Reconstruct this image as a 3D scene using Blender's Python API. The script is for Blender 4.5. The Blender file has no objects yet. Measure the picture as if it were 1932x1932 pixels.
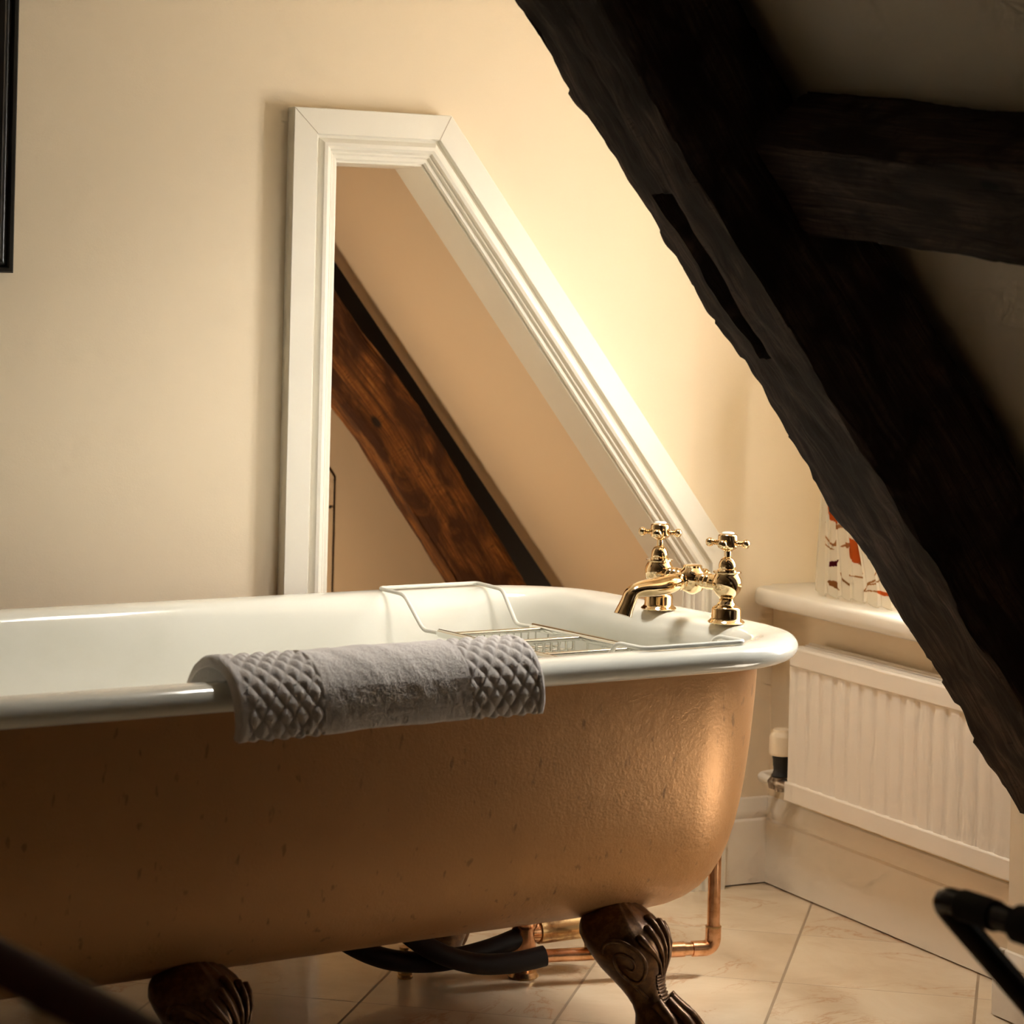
import bpy, math, random
import numpy as np
from math import sin, cos, pi, radians, sqrt
from mathutils import Vector, Matrix, noise

random.seed(7)
S = bpy.context.scene
COL = S.collection

# ------------------------------------------------------------------ camera
CAM_H = 1.1
TH = 0.023
YAW = radians(26.1)
F_ = Vector((sin(YAW), cos(YAW), 0)); R_ = Vector((cos(YAW), -sin(YAW), 0)); U_ = Vector((0, 0, 1))
RC = cos(TH) * R_ + sin(TH) * U_
UC = -sin(TH) * R_ + cos(TH) * U_
cd = bpy.data.cameras.new('camera'); cam = bpy.data.objects.new('camera', cd); COL.objects.link(cam)
cam.matrix_world = Matrix(((RC.x, UC.x, -F_.x, 0), (RC.y, UC.y, -F_.y, 0), (RC.z, UC.z, -F_.z, CAM_H), (0, 0, 0, 1)))
cd.sensor_width = 36.0
cd.lens = 4570 / 1932 * 36
cd.shift_y = -405 / 1932
cd.clip_start = 0.05
cd.dof.use_dof = True
cd.dof.focus_distance = 3.85
cd.dof.aperture_fstop = 7.0
S.camera = cam

# ------------------------------------------------------------------ world, light, exposure
W = bpy.data.worlds.new('world'); S.world = W; W.use_nodes = True
bg = W.node_tree.nodes['Background']
bg.inputs['Color'].default_value = (1.0, 0.96, 0.88, 1)
bg.inputs['Strength'].default_value = 4.0
S.view_settings.view_transform = 'Standard'
S.view_settings.look = 'None'
S.view_settings.gamma = 1
S.view_settings.exposure = 0.0
S.view_settings.use_curve_mapping = False
S.cycles.max_bounces = 7
S.cycles.diffuse_bounces = 4
S.cycles.glossy_bounces = 3
S.cycles.use_adaptive_sampling = True
S.cycles.adaptive_threshold = 0.14
S.cycles.adaptive_min_samples = 12
S.cycles.use_denoising = True
S.cycles.sample_clamp_indirect = 6


def area(name, loc, to, sx, sy, power, color):
    l = bpy.data.lights.new(name, 'AREA'); l.shape = 'RECTANGLE'; l.size = sx; l.size_y = sy
    l.energy = power; l.color = color
    o = bpy.data.objects.new(name, l); COL.objects.link(o)
    o.location = loc
    o.rotation_euler = (Vector(to) - Vector(loc)).to_track_quat('-Z', 'Y').to_euler()
    return o


# daylight falling through the dormer window
sl_ = bpy.data.lights.new('hazy_sun', 'SUN'); sl_.energy = 4.4; sl_.color = (1.0, 0.94, 0.83); sl_.angle = radians(16)
so_ = bpy.data.objects.new('hazy_sun', sl_); COL.objects.link(so_); so_.location = (4.0, 2.4, 3.2)
so_.rotation_euler = Vector((-1, 0.30, -1.9)).to_track_quat('-Z', 'Y').to_euler()
area('dormer_daylight', (2.66, 3.18, 0.96), (1.5, 3.38, 0.80), 0.28, 0.66, 22, (1.0, 0.98, 0.93))
# warm fill added in the eaves room, where no lamp is known
area('eaves_room_fill', (1.25, 4.45, 0.42), (2.3, 4.75, 0.95), 0.25, 0.5, 3.9, (1.0, 0.80, 0.56))
# weak invented fill standing in for light from the rest of the room
area('room_fill', (-1.2, -0.6, 1.5), (1.2, 2.8, 0.7), 0.5, 0.6, 0.15, (1.0, 0.86, 0.70))
area('right_front_fill', (2.00, 1.50, 0.92), (1.45, 3.4, 0.45), 0.5, 0.4, 0.10, (1.0, 0.92, 0.80))  # added fill from the right front, no second dormer built
top_fill = area('overhead_bay_fill', (1.72, 3.10, 1.98), (1.62, 3.10, 0.6), 0.55, 0.26, 8.5, (1.0, 0.96, 0.88))  # added overhead fill for rim and towel, no roof window there
top_fill.data.spread = radians(92)
ls = area('low_side_fill', (2.30, 2.82, 0.20), (1.70, 3.02, 0.26), 0.26, 0.22, 0.80, (1.0, 0.88, 0.70))  # added low fill on the shell and floor, no source behind it
ls.data.spread = radians(120)


# ------------------------------------------------------------------ materials
class NT:
    def __init__(self, name):
        m = bpy.data.materials.new(name); m.use_nodes = True
        self.m = m; self.t = m.node_tree; self.b = self.t.nodes['Principled BSDF']

    def n(self, typ, **kw):
        x = self.t.nodes.new(typ)
        for k, v in kw.items():
            if k in x.inputs: x.inputs[k].default_value = v
            else: setattr(x, k, v)
        return x

    def l(self, a, b): self.t.links.new(a, b)

    def coord(self, kind='Object', scale=(1, 1, 1), rot=(0, 0, 0)):
        c = self.n('ShaderNodeTexCoord'); mp = self.n('ShaderNodeMapping')
        mp.inputs['Scale'].default_value = scale; mp.inputs['Rotation'].default_value = rot
        self.l(c.outputs[kind], mp.inputs['Vector']); return mp.outputs['Vector']

    def noise(self, vec, scale, detail=4, rough=0.55, dist=0.0):
        x = self.n('ShaderNodeTexNoise'); x.inputs['Scale'].default_value = scale
        x.inputs['Detail'].default_value = detail; x.inputs['Roughness'].default_value = rough
        x.inputs['Distortion'].default_value = dist
        self.l(vec, x.inputs['Vector']); return x.outputs['Fac']

    def ramp(self, fac, stops):
        r = self.n('ShaderNodeValToRGB'); els = r.color_ramp.elements
        while len(els) > 1: els.remove(els[-1])
        els[0].position = stops[0][0]; els[0].color = (*stops[0][1], 1)
        for p, c in stops[1:]:
            e = els.new(p); e.color = (*c, 1)
        self.l(fac, r.inputs['Fac']); return r.outputs['Color']

    def mix(self, fac, a, b, mode='MIX'):
        x = self.n('ShaderNodeMix'); x.data_type = 'RGBA'; x.blend_type = mode
        for s, v in ((x.inputs[0], fac), (x.inputs[6], a), (x.inputs[7], b)):
            if hasattr(v, 'is_output') or isinstance(v, bpy.types.NodeSocket): self.l(v, s)
            elif isinstance(v, (int, float)): s.default_value = v
            else: s.default_value = (*v, 1)
        return x.outputs[2]

    def math(self, op, a, b=None, c=None):
        x = self.n('ShaderNodeMath'); x.operation = op
        for i, v in enumerate((a, b, c)):
            if v is None: continue
            if isinstance(v, bpy.types.NodeSocket): self.l(v, x.inputs[i])
            else: x.inputs[i].default_value = v
        return x.outputs[0]

    def bump(self, h, strength=0.2, dist=0.002, prev=None):
        x = self.n('ShaderNodeBump'); x.inputs['Strength'].default_value = strength
        x.inputs['Distance'].default_value = dist
        self.l(h, x.inputs['Height'])
        if prev is not None: self.l(prev, x.inputs['Normal'])
        self.l(x.outputs['Normal'], self.b.inputs['Normal']); return x.outputs['Normal']

    def set(self, **kw):
        names = dict(color='Base Color', rough='Roughness', metal='Metallic', coat='Coat Weight', spec='Specular IOR Level',
                     coat_rough='Coat Roughness', sheen='Sheen Weight', sub='Subsurface Weight')
        for k, v in kw.items():
            s = self.b.inputs[names[k]]
            if isinstance(v, bpy.types.NodeSocket): self.l(v, s)
            elif isinstance(v, tuple): s.default_value = (*v, 1)
            else: s.default_value = v
        return self


def plaster(name, col, rough=0.75, bump=0.25):
    t = NT(name); v = t.coord()
    a = t.noise(v, 3.0, 3)
    c = t.mix(t.math('MULTIPLY', a, 0.10), col, tuple(x * 0.86 for x in col))
    t.set(color=c, rough=rough, spec=0.25)
    b1 = t.bump(t.noise(v, 260, 4, 0.6), bump, 0.0006)
    t.bump(t.noise(v, 9, 3), 0.25, 0.004, b1)
    return t.m


M = {}
M['wall'] = plaster('wall_paint', (0.87, 0.735, 0.545))
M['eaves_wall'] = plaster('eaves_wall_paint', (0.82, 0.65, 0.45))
M['ceiling'] = plaster('ceiling_paint', (0.74, 0.66, 0.54))


def paint(name, col, rough=0.35, bump=0.12):
    t = NT(name); v = t.coord()
    c = t.mix(t.math('MULTIPLY', t.noise(v, 14, 4), 0.18), col, tuple(x * y for x, y in zip(col, (0.88, 0.82, 0.72))))
    t.set(color=c, rough=rough, spec=0.5)
    t.bump(t.noise(v, 90, 4, 0.6), bump, 0.0008); return t.m


M['trim'] = paint('white_gloss_paint', (0.86, 0.82, 0.72))
M['skirt'] = paint('skirting_paint', (0.86, 0.79, 0.68), 0.45, 0.2)
M['radiator'] = paint('radiator_enamel', (0.87, 0.80, 0.70), 0.38, 0.05)
M['sill'] = paint('sill_paint', (0.88, 0.84, 0.75), 0.22, 0.1)
M['frame_white'] = paint('window_frame_paint', (0.88, 0.86, 0.80), 0.3)

t = NT('floor_marble_tile'); c = t.n('ShaderNodeTexCoord')
dn = t.n('ShaderNodeVectorMath'); dn.operation = 'DOT_PRODUCT'; dn.inputs[1].default_value = (0.783, -0.6225, 0)
dm = t.n('ShaderNodeVectorMath'); dm.operation = 'DOT_PRODUCT'; dm.inputs[1].default_value = (0.6225, 0.783, 0)
t.l(c.outputs['Object'], dn.inputs[0]); t.l(c.outputs['Object'], dm.inputs[0])
nn = t.math('DIVIDE', t.math('ADD', dn.outputs['Value'], 0.392 + 3.11 + 0.155), 0.311)
mm = t.math('DIVIDE', t.math('ADD', dm.outputs['Value'], -3.935 + 9.15 + 0.1525), 0.305)
en = t.math('ABSOLUTE', t.math('SUBTRACT', t.math('FRACT', nn), 0.5))
em = t.math('ABSOLUTE', t.math('SUBTRACT', t.math('FRACT', mm), 0.5))
jn = t.math('LESS_THAN', en, 0.0075)
jm = t.math('LESS_THAN', em, 0.0038)
joint = t.math('MAXIMUM', jn, jm)
cb = t.n('ShaderNodeCombineXYZ'); t.l(t.math('FLOOR', t.math('ADD', nn, 0.5)), cb.inputs[0]); t.l(t.math('FLOOR', t.math('ADD', mm, 0.5)), cb.inputs[1])
wn = t.n('ShaderNodeTexWhiteNoise'); t.l(cb.outputs[0], wn.inputs['Vector'])
addv = t.n('ShaderNodeVectorMath'); addv.operation = 'MULTIPLY_ADD'; addv.inputs[1].default_value = (7, 7, 7)
t.l(wn.outputs['Color'], addv.inputs[0]); t.l(c.outputs['Object'], addv.inputs[2])
sv = addv.outputs[0]
cloud = t.noise(sv, 4.5, 5, 0.6, 0.6)
base = t.ramp(cloud, [(0.3, (0.66, 0.51, 0.345)), (0.55, (0.76, 0.62, 0.44)), (0.75, (0.82, 0.70, 0.52))])
base = t.mix(t.math('MULTIPLY', wn.outputs['Value'], 0.30), base, (0.62, 0.47, 0.31))
v1 = t.math('ABSOLUTE', t.math('SUBTRACT', t.noise(sv, 3.2, 8, 0.62, 1.2), 0.5))
vm = t.ramp(v1, [(0.0, (1, 1, 1)), (0.012, (0.25, 0.25, 0.25)), (0.03, (0, 0, 0))])
patch = t.ramp(t.noise(sv, 5.0, 2), [(0.45, (0, 0, 0)), (0.62, (1, 1, 1))])
vf = t.math('MULTIPLY', t.math('MULTIPLY', vm, patch), 0.55)
base = t.mix(vf, base, (0.52, 0.26, 0.12))
base = t.mix(joint, base, (0.36, 0.27, 0.175))
t.set(color=base, rough=t.math('ADD', t.math('MULTIPLY', joint, 0.45), t.math('MULTIPLY_ADD', cloud, 0.12, 0.10)), spec=0.5)
bb = t.bump(t.math('SUBTRACT', 1.0, joint), 0.5, 0.0012)
t.bump(t.noise(sv, 6, 3), 0.10, 0.003, bb)
M['floor'] = t.m


def oak(name, dark, mid, lite, rough=0.8, zs=(1, 1, 1)):
    t = NT(name); v = t.coord('UV')
    mp = t.n('ShaderNodeMapping'); mp.inputs['Scale'].default_value = (5, 170, 1); t.l(v, mp.inputs['Vector'])
    g = t.noise(mp.outputs[0], 1.0, 8, 0.7, 0.5)
    mp2 = t.n('ShaderNodeMapping'); mp2.inputs['Scale'].default_value = (8, 18, 1); t.l(v, mp2.inputs['Vector'])
    p = t.noise(mp2.outputs[0], 1.0, 5, 0.6, 0.8)
    mp3 = t.n('ShaderNodeMapping'); mp3.inputs['Scale'].default_value = (60, 14, 1); t.l(v, mp3.inputs['Vector'])
    cr = t.noise(mp3.outputs[0], 1.0, 2, 0.5, 1.0)
    c = t.ramp(g, [(0.36, dark), (0.52, mid), (0.66, lite)])
    c = t.mix(t.ramp(p, [(0.40, (0, 0, 0)), (0.58, (1, 1, 1))]), c, tuple(x * 0.9 for x in dark))
    crk = t.math('MULTIPLY', t.ramp(t.math('ABSOLUTE', t.math('SUBTRACT', cr, 0.5)), [(0.0, (1, 1, 1)), (0.02, (0, 0, 0))]),
                 t.ramp(p, [(0.35, (1, 1, 1)), (0.5, (0, 0, 0))]))
    c = t.mix(t.math('MULTIPLY', crk, 0.7), c, tuple(x * 0.3 for x in dark))
    kn = t.n('ShaderNodeTexVoronoi'); kn.inputs['Scale'].default_value = 1.0
    mp4 = t.n('ShaderNodeMapping'); mp4.inputs['Scale'].default_value = (4.3, 9, 1); t.l(v, mp4.inputs['Vector']); t.l(mp4.outputs[0], kn.inputs['Vector'])
    kf = t.ramp(kn.outputs['Distance'], [(0.05, (1, 1, 1)), (0.09, (0, 0, 0))])
    c = t.mix(kf, c, tuple(x * 0.2 for x in dark))
    t.set(color=c, rough=rough, spec=0.3)
    b1 = t.bump(g, 0.9, 0.005)
    t.bump(crk, -0.7, 0.004, b1)
    return t.m


M['dark_oak'] = oak('dark_oak_timber', (0.026, 0.017, 0.013), (0.070, 0.047, 0.037), (0.13, 0.09, 0.07), 0.9)
M['oak'] = oak('stained_oak_timber', (0.085, 0.027, 0.007), (0.27, 0.10, 0.020), (0.50, 0.22, 0.055), 0.6)

t = NT('white_enamel'); v = t.coord()
st = t.math('MULTIPLY', t.ramp(t.noise(v, 6, 6, 0.65, 0.5), [(0.52, (0, 0, 0)), (0.72, (1, 1, 1))]), 0.22)
t.set(color=t.mix(st, (0.80, 0.785, 0.70), (0.66, 0.64, 0.52)), rough=0.13, spec=0.6, coat=0.5, coat_rough=0.04)
t.bump(t.noise(v, 5, 2), 0.12, 0.006)
M['enamel'] = t.m

t = NT('gold_painted_iron'); v = t.coord()
v2 = t.coord('Object', (80, 80, 30))
sp = t.noise(v2, 1.0, 2, 0.5)
spf = t.ramp(sp, [(0.66, (0, 0, 0)), (0.74, (1, 1, 1))])
cl = t.noise(v, 4, 5, 0.6)
c = t.mix(cl, (0.38, 0.185, 0.065), (0.52, 0.28, 0.115))
c = t.mix(t.math('MULTIPLY', spf, 0.5), c, (0.12, 0.06, 0.03))
t.set(color=c, rough=0.42, metal=0.45, spec=0.5)
b1 = t.bump(t.noise(v, 220, 3, 0.6), 0.35, 0.0012)
b2 = t.bump(t.noise(v, 30, 4, 0.6), 0.25, 0.003, b1)
M['gold_iron'] = t.m


def metal(name, col, rough, bump=0.0, scale=60, dirt=None, m=1.0):
    t = NT(name); v = t.coord()
    if dirt:
        c = t.mix(t.ramp(t.noise(v, scale, 4, 0.6), [(0.45, (0, 0, 0)), (0.65, (1, 1, 1))]), col, dirt)
    else: c = col
    t.set(color=c, rough=rough, metal=m)
    if bump: t.bump(t.noise(v, scale, 3), bump, 0.001)
    return t.m


M['brass'] = metal('polished_brass', (0.87, 0.655, 0.395), 0.05)
M['old_brass'] = metal('tarnished_brass', (0.62, 0.42, 0.20), 0.3, 0.1, 40, (0.35, 0.2, 0.09))
M['copper'] = metal('aged_copper', (0.80, 0.46, 0.27), 0.27, 0.1, 45, (0.50, 0.26, 0.12))
M['bronze'] = metal('dark_bronze', (0.085, 0.040, 0.016), 0.34, 0.25, 90, (0.16, 0.08, 0.03), 0.6)
M['chrome'] = metal('chrome', (0.80, 0.80, 0.76), 0.14)
M['grey_metal'] = metal('grey_nickel', (0.42, 0.36, 0.30), 0.35, 0.1, 80, (0.30, 0.24, 0.19))


def plain(name, col, rough, spec=0.5, **kw):
    t = NT(name); v = t.coord()
    t.set(color=t.mix(t.math('MULTIPLY', t.noise(v, 30, 3), 0.2), col, tuple(x * 0.8 for x in col)), rough=rough, spec=spec, **kw); return t.m


M['white_coat'] = plain('white_plastic_coating', (0.78, 0.76, 0.68), 0.3)
M['porcelain'] = plain('white_porcelain', (0.88, 0.86, 0.80), 0.12)
M['cap'] = plain('cream_plastic', (0.88, 0.74, 0.54), 0.4)
M['black_plastic'] = plain('black_plastic', (0.012, 0.011, 0.010), 0.45)
M['rubber'] = plain('dark_rubber_hose', (0.012, 0.007, 0.006), 0.55, 0.25)
M['black_frame'] = plain('black_lacquer', (0.014, 0.012, 0.010), 0.28)
M['black_tube'] = plain('black_gloss_metal', (0.008, 0.007, 0.006), 0.22)
M['sleeve'] = plain('black_foam_sleeve', (0.006, 0.006, 0.006), 0.8)
M['picture'] = plain('dark_picture', (0.02, 0.018, 0.015), 0.4)
M['mahogany'] = plain('dark_mahogany', (0.050, 0.009, 0.006), 0.6, 0.08)
M['gap'] = plain('dark_gap', (0.05, 0.03, 0.015), 0.9)  # also used as painted shade behind the eaves timber
M['outdoor'] = plain('outdoor_render', (0.5, 0.48, 0.42), 0.9)

t = NT('white_towelling'); v = t.coord()
t.set(color=t.mix(t.noise(v, 40, 3), (0.84, 0.77, 0.72), (0.90, 0.83, 0.79)), rough=0.95, spec=0.1, sheen=0.4)
b1 = t.bump(t.noise(v, 620, 3, 0.7), 0.9, 0.0022)
t.bump(t.noise(v, 190, 3, 0.6), 0.4, 0.002, b1)
M['towel'] = t.m

t = NT('leaf_print_cotton'); at = t.n('ShaderNodeAttribute'); at.attribute_name = 'print'
v = t.coord()
t.set(color=at.outputs['Color'], rough=0.85, spec=0.15)
t.bump(t.noise(v, 900, 2), 0.2, 0.0004)
tr = t.n('ShaderNodeBsdfTranslucent'); t.l(at.outputs['Color'], tr.inputs['Color'])
ms = t.n('ShaderNodeMixShader'); ms.inputs[0].default_value = 0.66
out = t.t.nodes['Material Output']
t.l(t.b.outputs[0], ms.inputs[1]); t.l(tr.outputs[0], ms.inputs[2]); t.l(ms.outputs[0], out.inputs['Surface'])
M['curtain'] = t.m

t = NT('window_glass')
tp = t.n('ShaderNodeBsdfTransparent'); gl = t.n('ShaderNodeBsdfGlossy'); gl.inputs['Roughness'].default_value = 0.02
ms = t.n('ShaderNodeMixShader'); out = t.t.nodes['Material Output']
ms.inputs[0].default_value = 0.06; t.l(tp.outputs[0], ms.inputs[1]); t.l(gl.outputs[0], ms.inputs[2]); t.l(ms.outputs[0], out.inputs['Surface'])
t.t.nodes.remove(t.b)
M['glass'] = t.m


# ------------------------------------------------------------------ mesh helpers
class MB:
    def __init__(self): self.v = []; self.f = []; self.uv = {}

    def add(self, verts, faces):
        o = len(self.v); self.v += [tuple(p) for p in verts]; self.f += [tuple(i + o for i in f) for f in faces]
        return self

    def box(self, a, b, mtx=None):
        x0, y0, z0 = a; x1, y1, z1 = b
        vs = [Vector(p) for p in ((x0, y0, z0), (x1, y0, z0), (x1, y1, z0), (x0, y1, z0), (x0, y0, z1), (x1, y0, z1), (x1, y1, z1), (x0, y1, z1))]
        if mtx: vs = [mtx @ p for p in vs]
        return self.add(vs, [(0, 3, 2, 1), (4, 5, 6, 7), (0, 1, 5, 4), (1, 2, 6, 5), (2, 3, 7, 6), (3, 0, 4, 7)])

    def loft(self, rings, closed=True, caps=True):
        o = len(self.v); n = len(rings[0])
        for r in rings: self.v += [tuple(p) for p in r]
        for i in range(len(rings) - 1):
            for j in range(n if closed else n - 1):
                k = (j + 1) % n
                self.f.append((o + i * n + j, o + i * n + k, o + (i + 1) * n + k, o + (i + 1) * n + j))
        if caps:
            self.f.append(tuple(o + j for j in reversed(range(n))))
            self.f.append(tuple(o + (len(rings) - 1) * n + j for j in range(n)))
        return self

    def tube(self, pts, r, n=12, caps=True, flat=None):
        pts = [Vector(p) for p in pts]
        rs = r if isinstance(r, (list, tuple)) else [r] * len(pts)
        rings = []; up = None
        for i, p in enumerate(pts):
            d = (pts[min(i + 1, len(pts) - 1)] - pts[max(i - 1, 0)]).normalized()
            if up is None:
                up = Vector((0, 0, 1)) if abs(d.z) < 0.9 else Vector((1, 0, 0))
            x = (up - d * up.dot(d)).normalized(); up = x; y = d.cross(x)
            fx, fy = flat if flat else (1, 1)
            rings.append([p + (x * cos(2 * pi * k / n) * fx + y * sin(2 * pi * k / n) * fy) * rs[i] for k in range(n)])
        return self.loft(rings, True, caps)

    def lathe(self, prof, base=(0, 0, 0), axis=(0, 0, 1), n=32):
        a = Vector(axis).normalized(); x = a.orthogonal().normalized(); y = a.cross(x); b = Vector(base)
        rings = [[b + a * z + (x * cos(2 * pi * k / n) + y * sin(2 * pi * k / n)) * max(r, 1e-5) for k in range(n)] for r, z in prof]
        return self.loft(rings, True, True)

    def prism(self, poly, fn, d0, d1):
        n = len(poly)
        self.loft([[fn(p, d0) for p in poly], [fn(p, d1) for p in poly]], True, True); return self

    def sphere(self, c, r, nu=20, nv=12, sc=(1, 1, 1)):
        c = Vector(c); rings = []
        for i in range(1, nv):
            a = pi * i / nv
            rings.append([c + Vector((sin(a) * cos(2 * pi * k / nu) * sc[0], sin(a) * sin(2 * pi * k / nu) * sc[1], -cos(a) * sc[2])) * r for k in range(nu)])
        return self.loft(rings, True, True)

    def build(self, name, mat, parent=None, smooth=35, bevel=0, matrix=None, uv=None):
        vs = self.v
        if matrix: vs = [tuple(matrix @ Vector(p)) for p in vs]
        me = bpy.data.meshes.new(name); me.from_pydata(vs, [], self.f); me.update()
        if smooth:
            me.polygons.foreach_set('use_smooth', [True] * len(me.polygons))
            me.set_sharp_from_angle(angle=radians(smooth))
        if uv is not None:
            ul = me.uv_layers.new(name='uv')
            vi = np.empty(len(me.loops), dtype=np.int32); me.loops.foreach_get('vertex_index', vi)
            ul.data.foreach_set('uv', np.array(uv, dtype=np.float32)[vi].ravel())
        me.materials.append(mat if not isinstance(mat, str) else M[mat])
        o = bpy.data.objects.new(name, me); COL.objects.link(o)
        import bmesh
        bm = bmesh.new(); bm.from_mesh(me); bmesh.ops.recalc_face_normals(bm, faces=bm.faces); bm.to_mesh(me); bm.free()
        if parent: o.parent = parent
        if bevel:
            b = o.modifiers.new('bevel', 'BEVEL'); b.width = bevel; b.segments = 2; b.limit_method = 'ANGLE'; b.angle_limit = radians(35)
        return o


def empty(name, loc=(0, 0, 0), mtx=None):
    o = bpy.data.objects.new(name, None); COL.objects.link(o)
    if mtx is not None: o.matrix_world = mtx
    else: o.location = loc
    o.empty_display_size = 0.05
    return o


def tag(o, label=None, cat=None, group=None, kind=None):
    if label: o['label'] = label
    if cat: o['category'] = cat
    if group: o['group'] = group
    if kind: o['kind'] = kind
    return o


def struct(name, mb, mat, label=None, cat=None, parent=None, **kw):
    o = mb.build(name, mat, parent, **kw)
    if parent is None: tag(o, label, cat, kind='structure')
    return o


def arc_pts(p, q, r, fillets=8):
    pass


def rounded_path(pts, r, n=6):
    pts = [Vector(p) for p in pts]; out = [pts[0]]
    for i in range(1, len(pts) - 1):
        a, b, c = pts[i - 1], pts[i], pts[i + 1]
        d1 = (a - b); d2 = (c - b); k = min(r, d1.length * 0.49, d2.length * 0.49)
        p0 = b + d1.normalized() * k; p1 = b + d2.normalized() * k
        for j in range(n + 1):
            u = j / n; out.append(p0 * (1 - u) ** 2 + b * 2 * u * (1 - u) + p1 * u * u)
    out.append(pts[-1]); return out


def nz(x, y=0, z=0): return noise.noise(Vector((x, y, z)))


def interp(x, xs, ys): return float(np.interp(x, xs, ys))


# ================================================================== THE ROOM
YW = 3.92          # back wall face
WT = 0.11          # back wall thickness
XR = 2.49          # right wall of the dormer bay
XK = 2.367         # knee wall
YK = 3.03
# floor
struct('floor', MB().box((-2.6, -3.2, -0.05), (3.0, 5.36, 0.0)), 'floor', 'pale veined marble tile floor laid diagonally', 'floor', smooth=0)

# opening in the back wall
OUT = [(1.483, 0.0), (1.483, 1.418), (1.779, 1.418), (2.378, 0.628), (2.378, 0.0)]


def offset_path(path, d):
    """shift an open 2D path to its right-hand side"""
    segs = []
    for a, b in zip(path[:-1], path[1:]):
        v = Vector((b[0] - a[0], b[1] - a[1])).normalized(); n = Vector((v.y, -v.x))
        segs.append((Vector(a) + n * d, v))
    res = [segs[0][0]]
    for (p, v), (q, w) in zip(segs[:-1], segs[1:]):
        den = v.x * w.y - v.y * w.x
        k = ((q.x - p.x) * w.y - (q.y - p.y) * w.x) / den
        res.append(p + v * k)
    v = segs[-1][1]; last = Vector(path[-1]); n = Vector((v.y, -v.x))
    res.append(last + n * d)
    return [(p.x, p.y) for p in res]


IN = offset_path(OUT, 0.080)
mb = MB()
mb.box((-2.6, YW, 0), (IN[0][0], YW + WT, 2.36))
mb.box((IN[0][0], YW, IN[1][1]), (IN[2][0], YW + WT, 2.36))
poly = [IN[2], (IN[2][0], 2.36), (2.80, 2.36), (2.80, 0), IN[4], IN[3]]
fn = lambda p, d: Vector((p[0], YW + d, p[1]))
mb.add([fn(p, 0) for p in poly] + [fn(p, WT) for p in poly],
       [(0, 1, 2, 5), (2, 3, 4, 5), (6, 11, 8, 7), (8, 11, 10, 9)] + [(i, 6 + i, 6 + (i + 1) % 6, (i + 1) % 6) for i in range(6)])
struct('wall_back', mb, 'wall', 'warm cream plastered back wall behind the bath', 'wall', smooth=0)

# white lining of the opening
mb = MB()
a = offset_path(OUT, 0.0785); b = offset_path(OUT, 0.0905)
rings = []
for p, q in zip(a, b):
    rings.append([fn(p, -0.004), fn(q, -0.004), fn(q, WT + 0.004), fn(p, WT + 0.004)])
mb.loft(rings, True, True)
struct('trim_1', mb, 'trim', 'white painted lining inside the slanted doorway', 'trim', smooth=30, bevel=0.001)

# moulded architrave around it
prof = [(0, 0), (0, -0.030), (0.001, -0.031), (0.043, -0.031), (0.044, -0.030), (0.0455, -0.022), (0.050, -0.0205), (0.053, -0.024), (0.058, -0.0285), (0.064, -0.0295),
        (0.069, -0.027), (0.0715, -0.021), (0.073, -0.019), (0.0755, -0.019), (0.077, -0.0165), (0.0785, -0.013), (0.084, -0.0125), (0.0865, -0.010), (0.0865, 0)]
paths = [offset_path(OUT, p[0]) for p in prof]
rings = []
for i in range(len(OUT)):
    rings.append([fn(paths[k][i], prof[k][1]) for k in range(len(prof))])
mb = MB(); mb.loft(rings, True, True)
struct('trim_2', mb, 'trim', 'white moulded architrave around the slanted doorway', 'trim', smooth=25)
# mitre joints
mb = MB()
for i in (1, 2):
    p = Vector(paths[0][i]); q = Vector(paths[4][i]); d = (q - p).normalized(); w = Vector((d.y, -d.x)) * 0.0006
    pts = [p + d * 0.002 - w, p + d * 0.002 + w, q + w, q - w]
    mb.prism([(v.x, v.y) for v in pts], fn, -0.0295, -0.0313)
o = mb.build('mitre_joint', plain('joint_line', (0.5, 0.42, 0.32), 0.7), bpy.data.objects['trim_2'], smooth=0)

# eaves room behind the opening
SL = 1.319
nd = Vector((0.797, 0, 0.604))


def roof_z(x, off): return 1.418 - SL * (x - 1.779) + off / 0.604


mb = MB()
_z = lambda x: 1.418 - 1.319 * (x - 1.779) - 0.16 / 0.604
mb.prism([(0.6, 0), (0.6, 2.3), (1.0, _z(1.0)), (2.64, 0.0)], lambda p, d: Vector((p[0], d, p[1])), 4.95, 5.02)
struct('wall_eaves', mb, 'eaves_wall', 'beige wall of the eaves space behind the timber', 'wall', smooth=0)
mb = MB()
x0 = 1.779 - (2.36 - 1.418) / SL - 0.0
cove = [(YW + WT, -0.035), (4.72, -0.035), (4.78, -0.032), (4.83, -0.022), (4.86, -0.005), (4.88, 0.03), (4.89, 0.20), (4.86, 0.20), (4.84, 0.03), (YW + WT, 0.03)]
xe = (x0 - 0.1, 2.86)
mb.loft([[Vector((x + off * 0.0, y, roof_z(x, off))) for y, off in cove] for x in xe])
struct('ceiling_eaves', mb, 'eaves_wall', 'sloping beige ceiling seen through the doorway', 'ceiling', smooth=40)
struct('wall_eaves_shade_backing', MB().box((0.55, 5.30, 0), (3.2, 5.36, 2.4)), 'gap', 'dark backing added to paint the shadow gap behind the eaves timber', 'wall', smooth=0)  # dark sheet stands in for the shade above the eaves timber
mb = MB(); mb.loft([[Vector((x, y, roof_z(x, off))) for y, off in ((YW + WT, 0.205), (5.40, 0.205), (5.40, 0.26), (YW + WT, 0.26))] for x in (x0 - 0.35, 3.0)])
struct('ceiling_eaves_light_block', mb, 'gap', 'added dark sheet keeping sky light out of the eaves gap', 'ceiling', smooth=0)  # unseen sheet added to stop sky light leaking behind the timber
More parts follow.
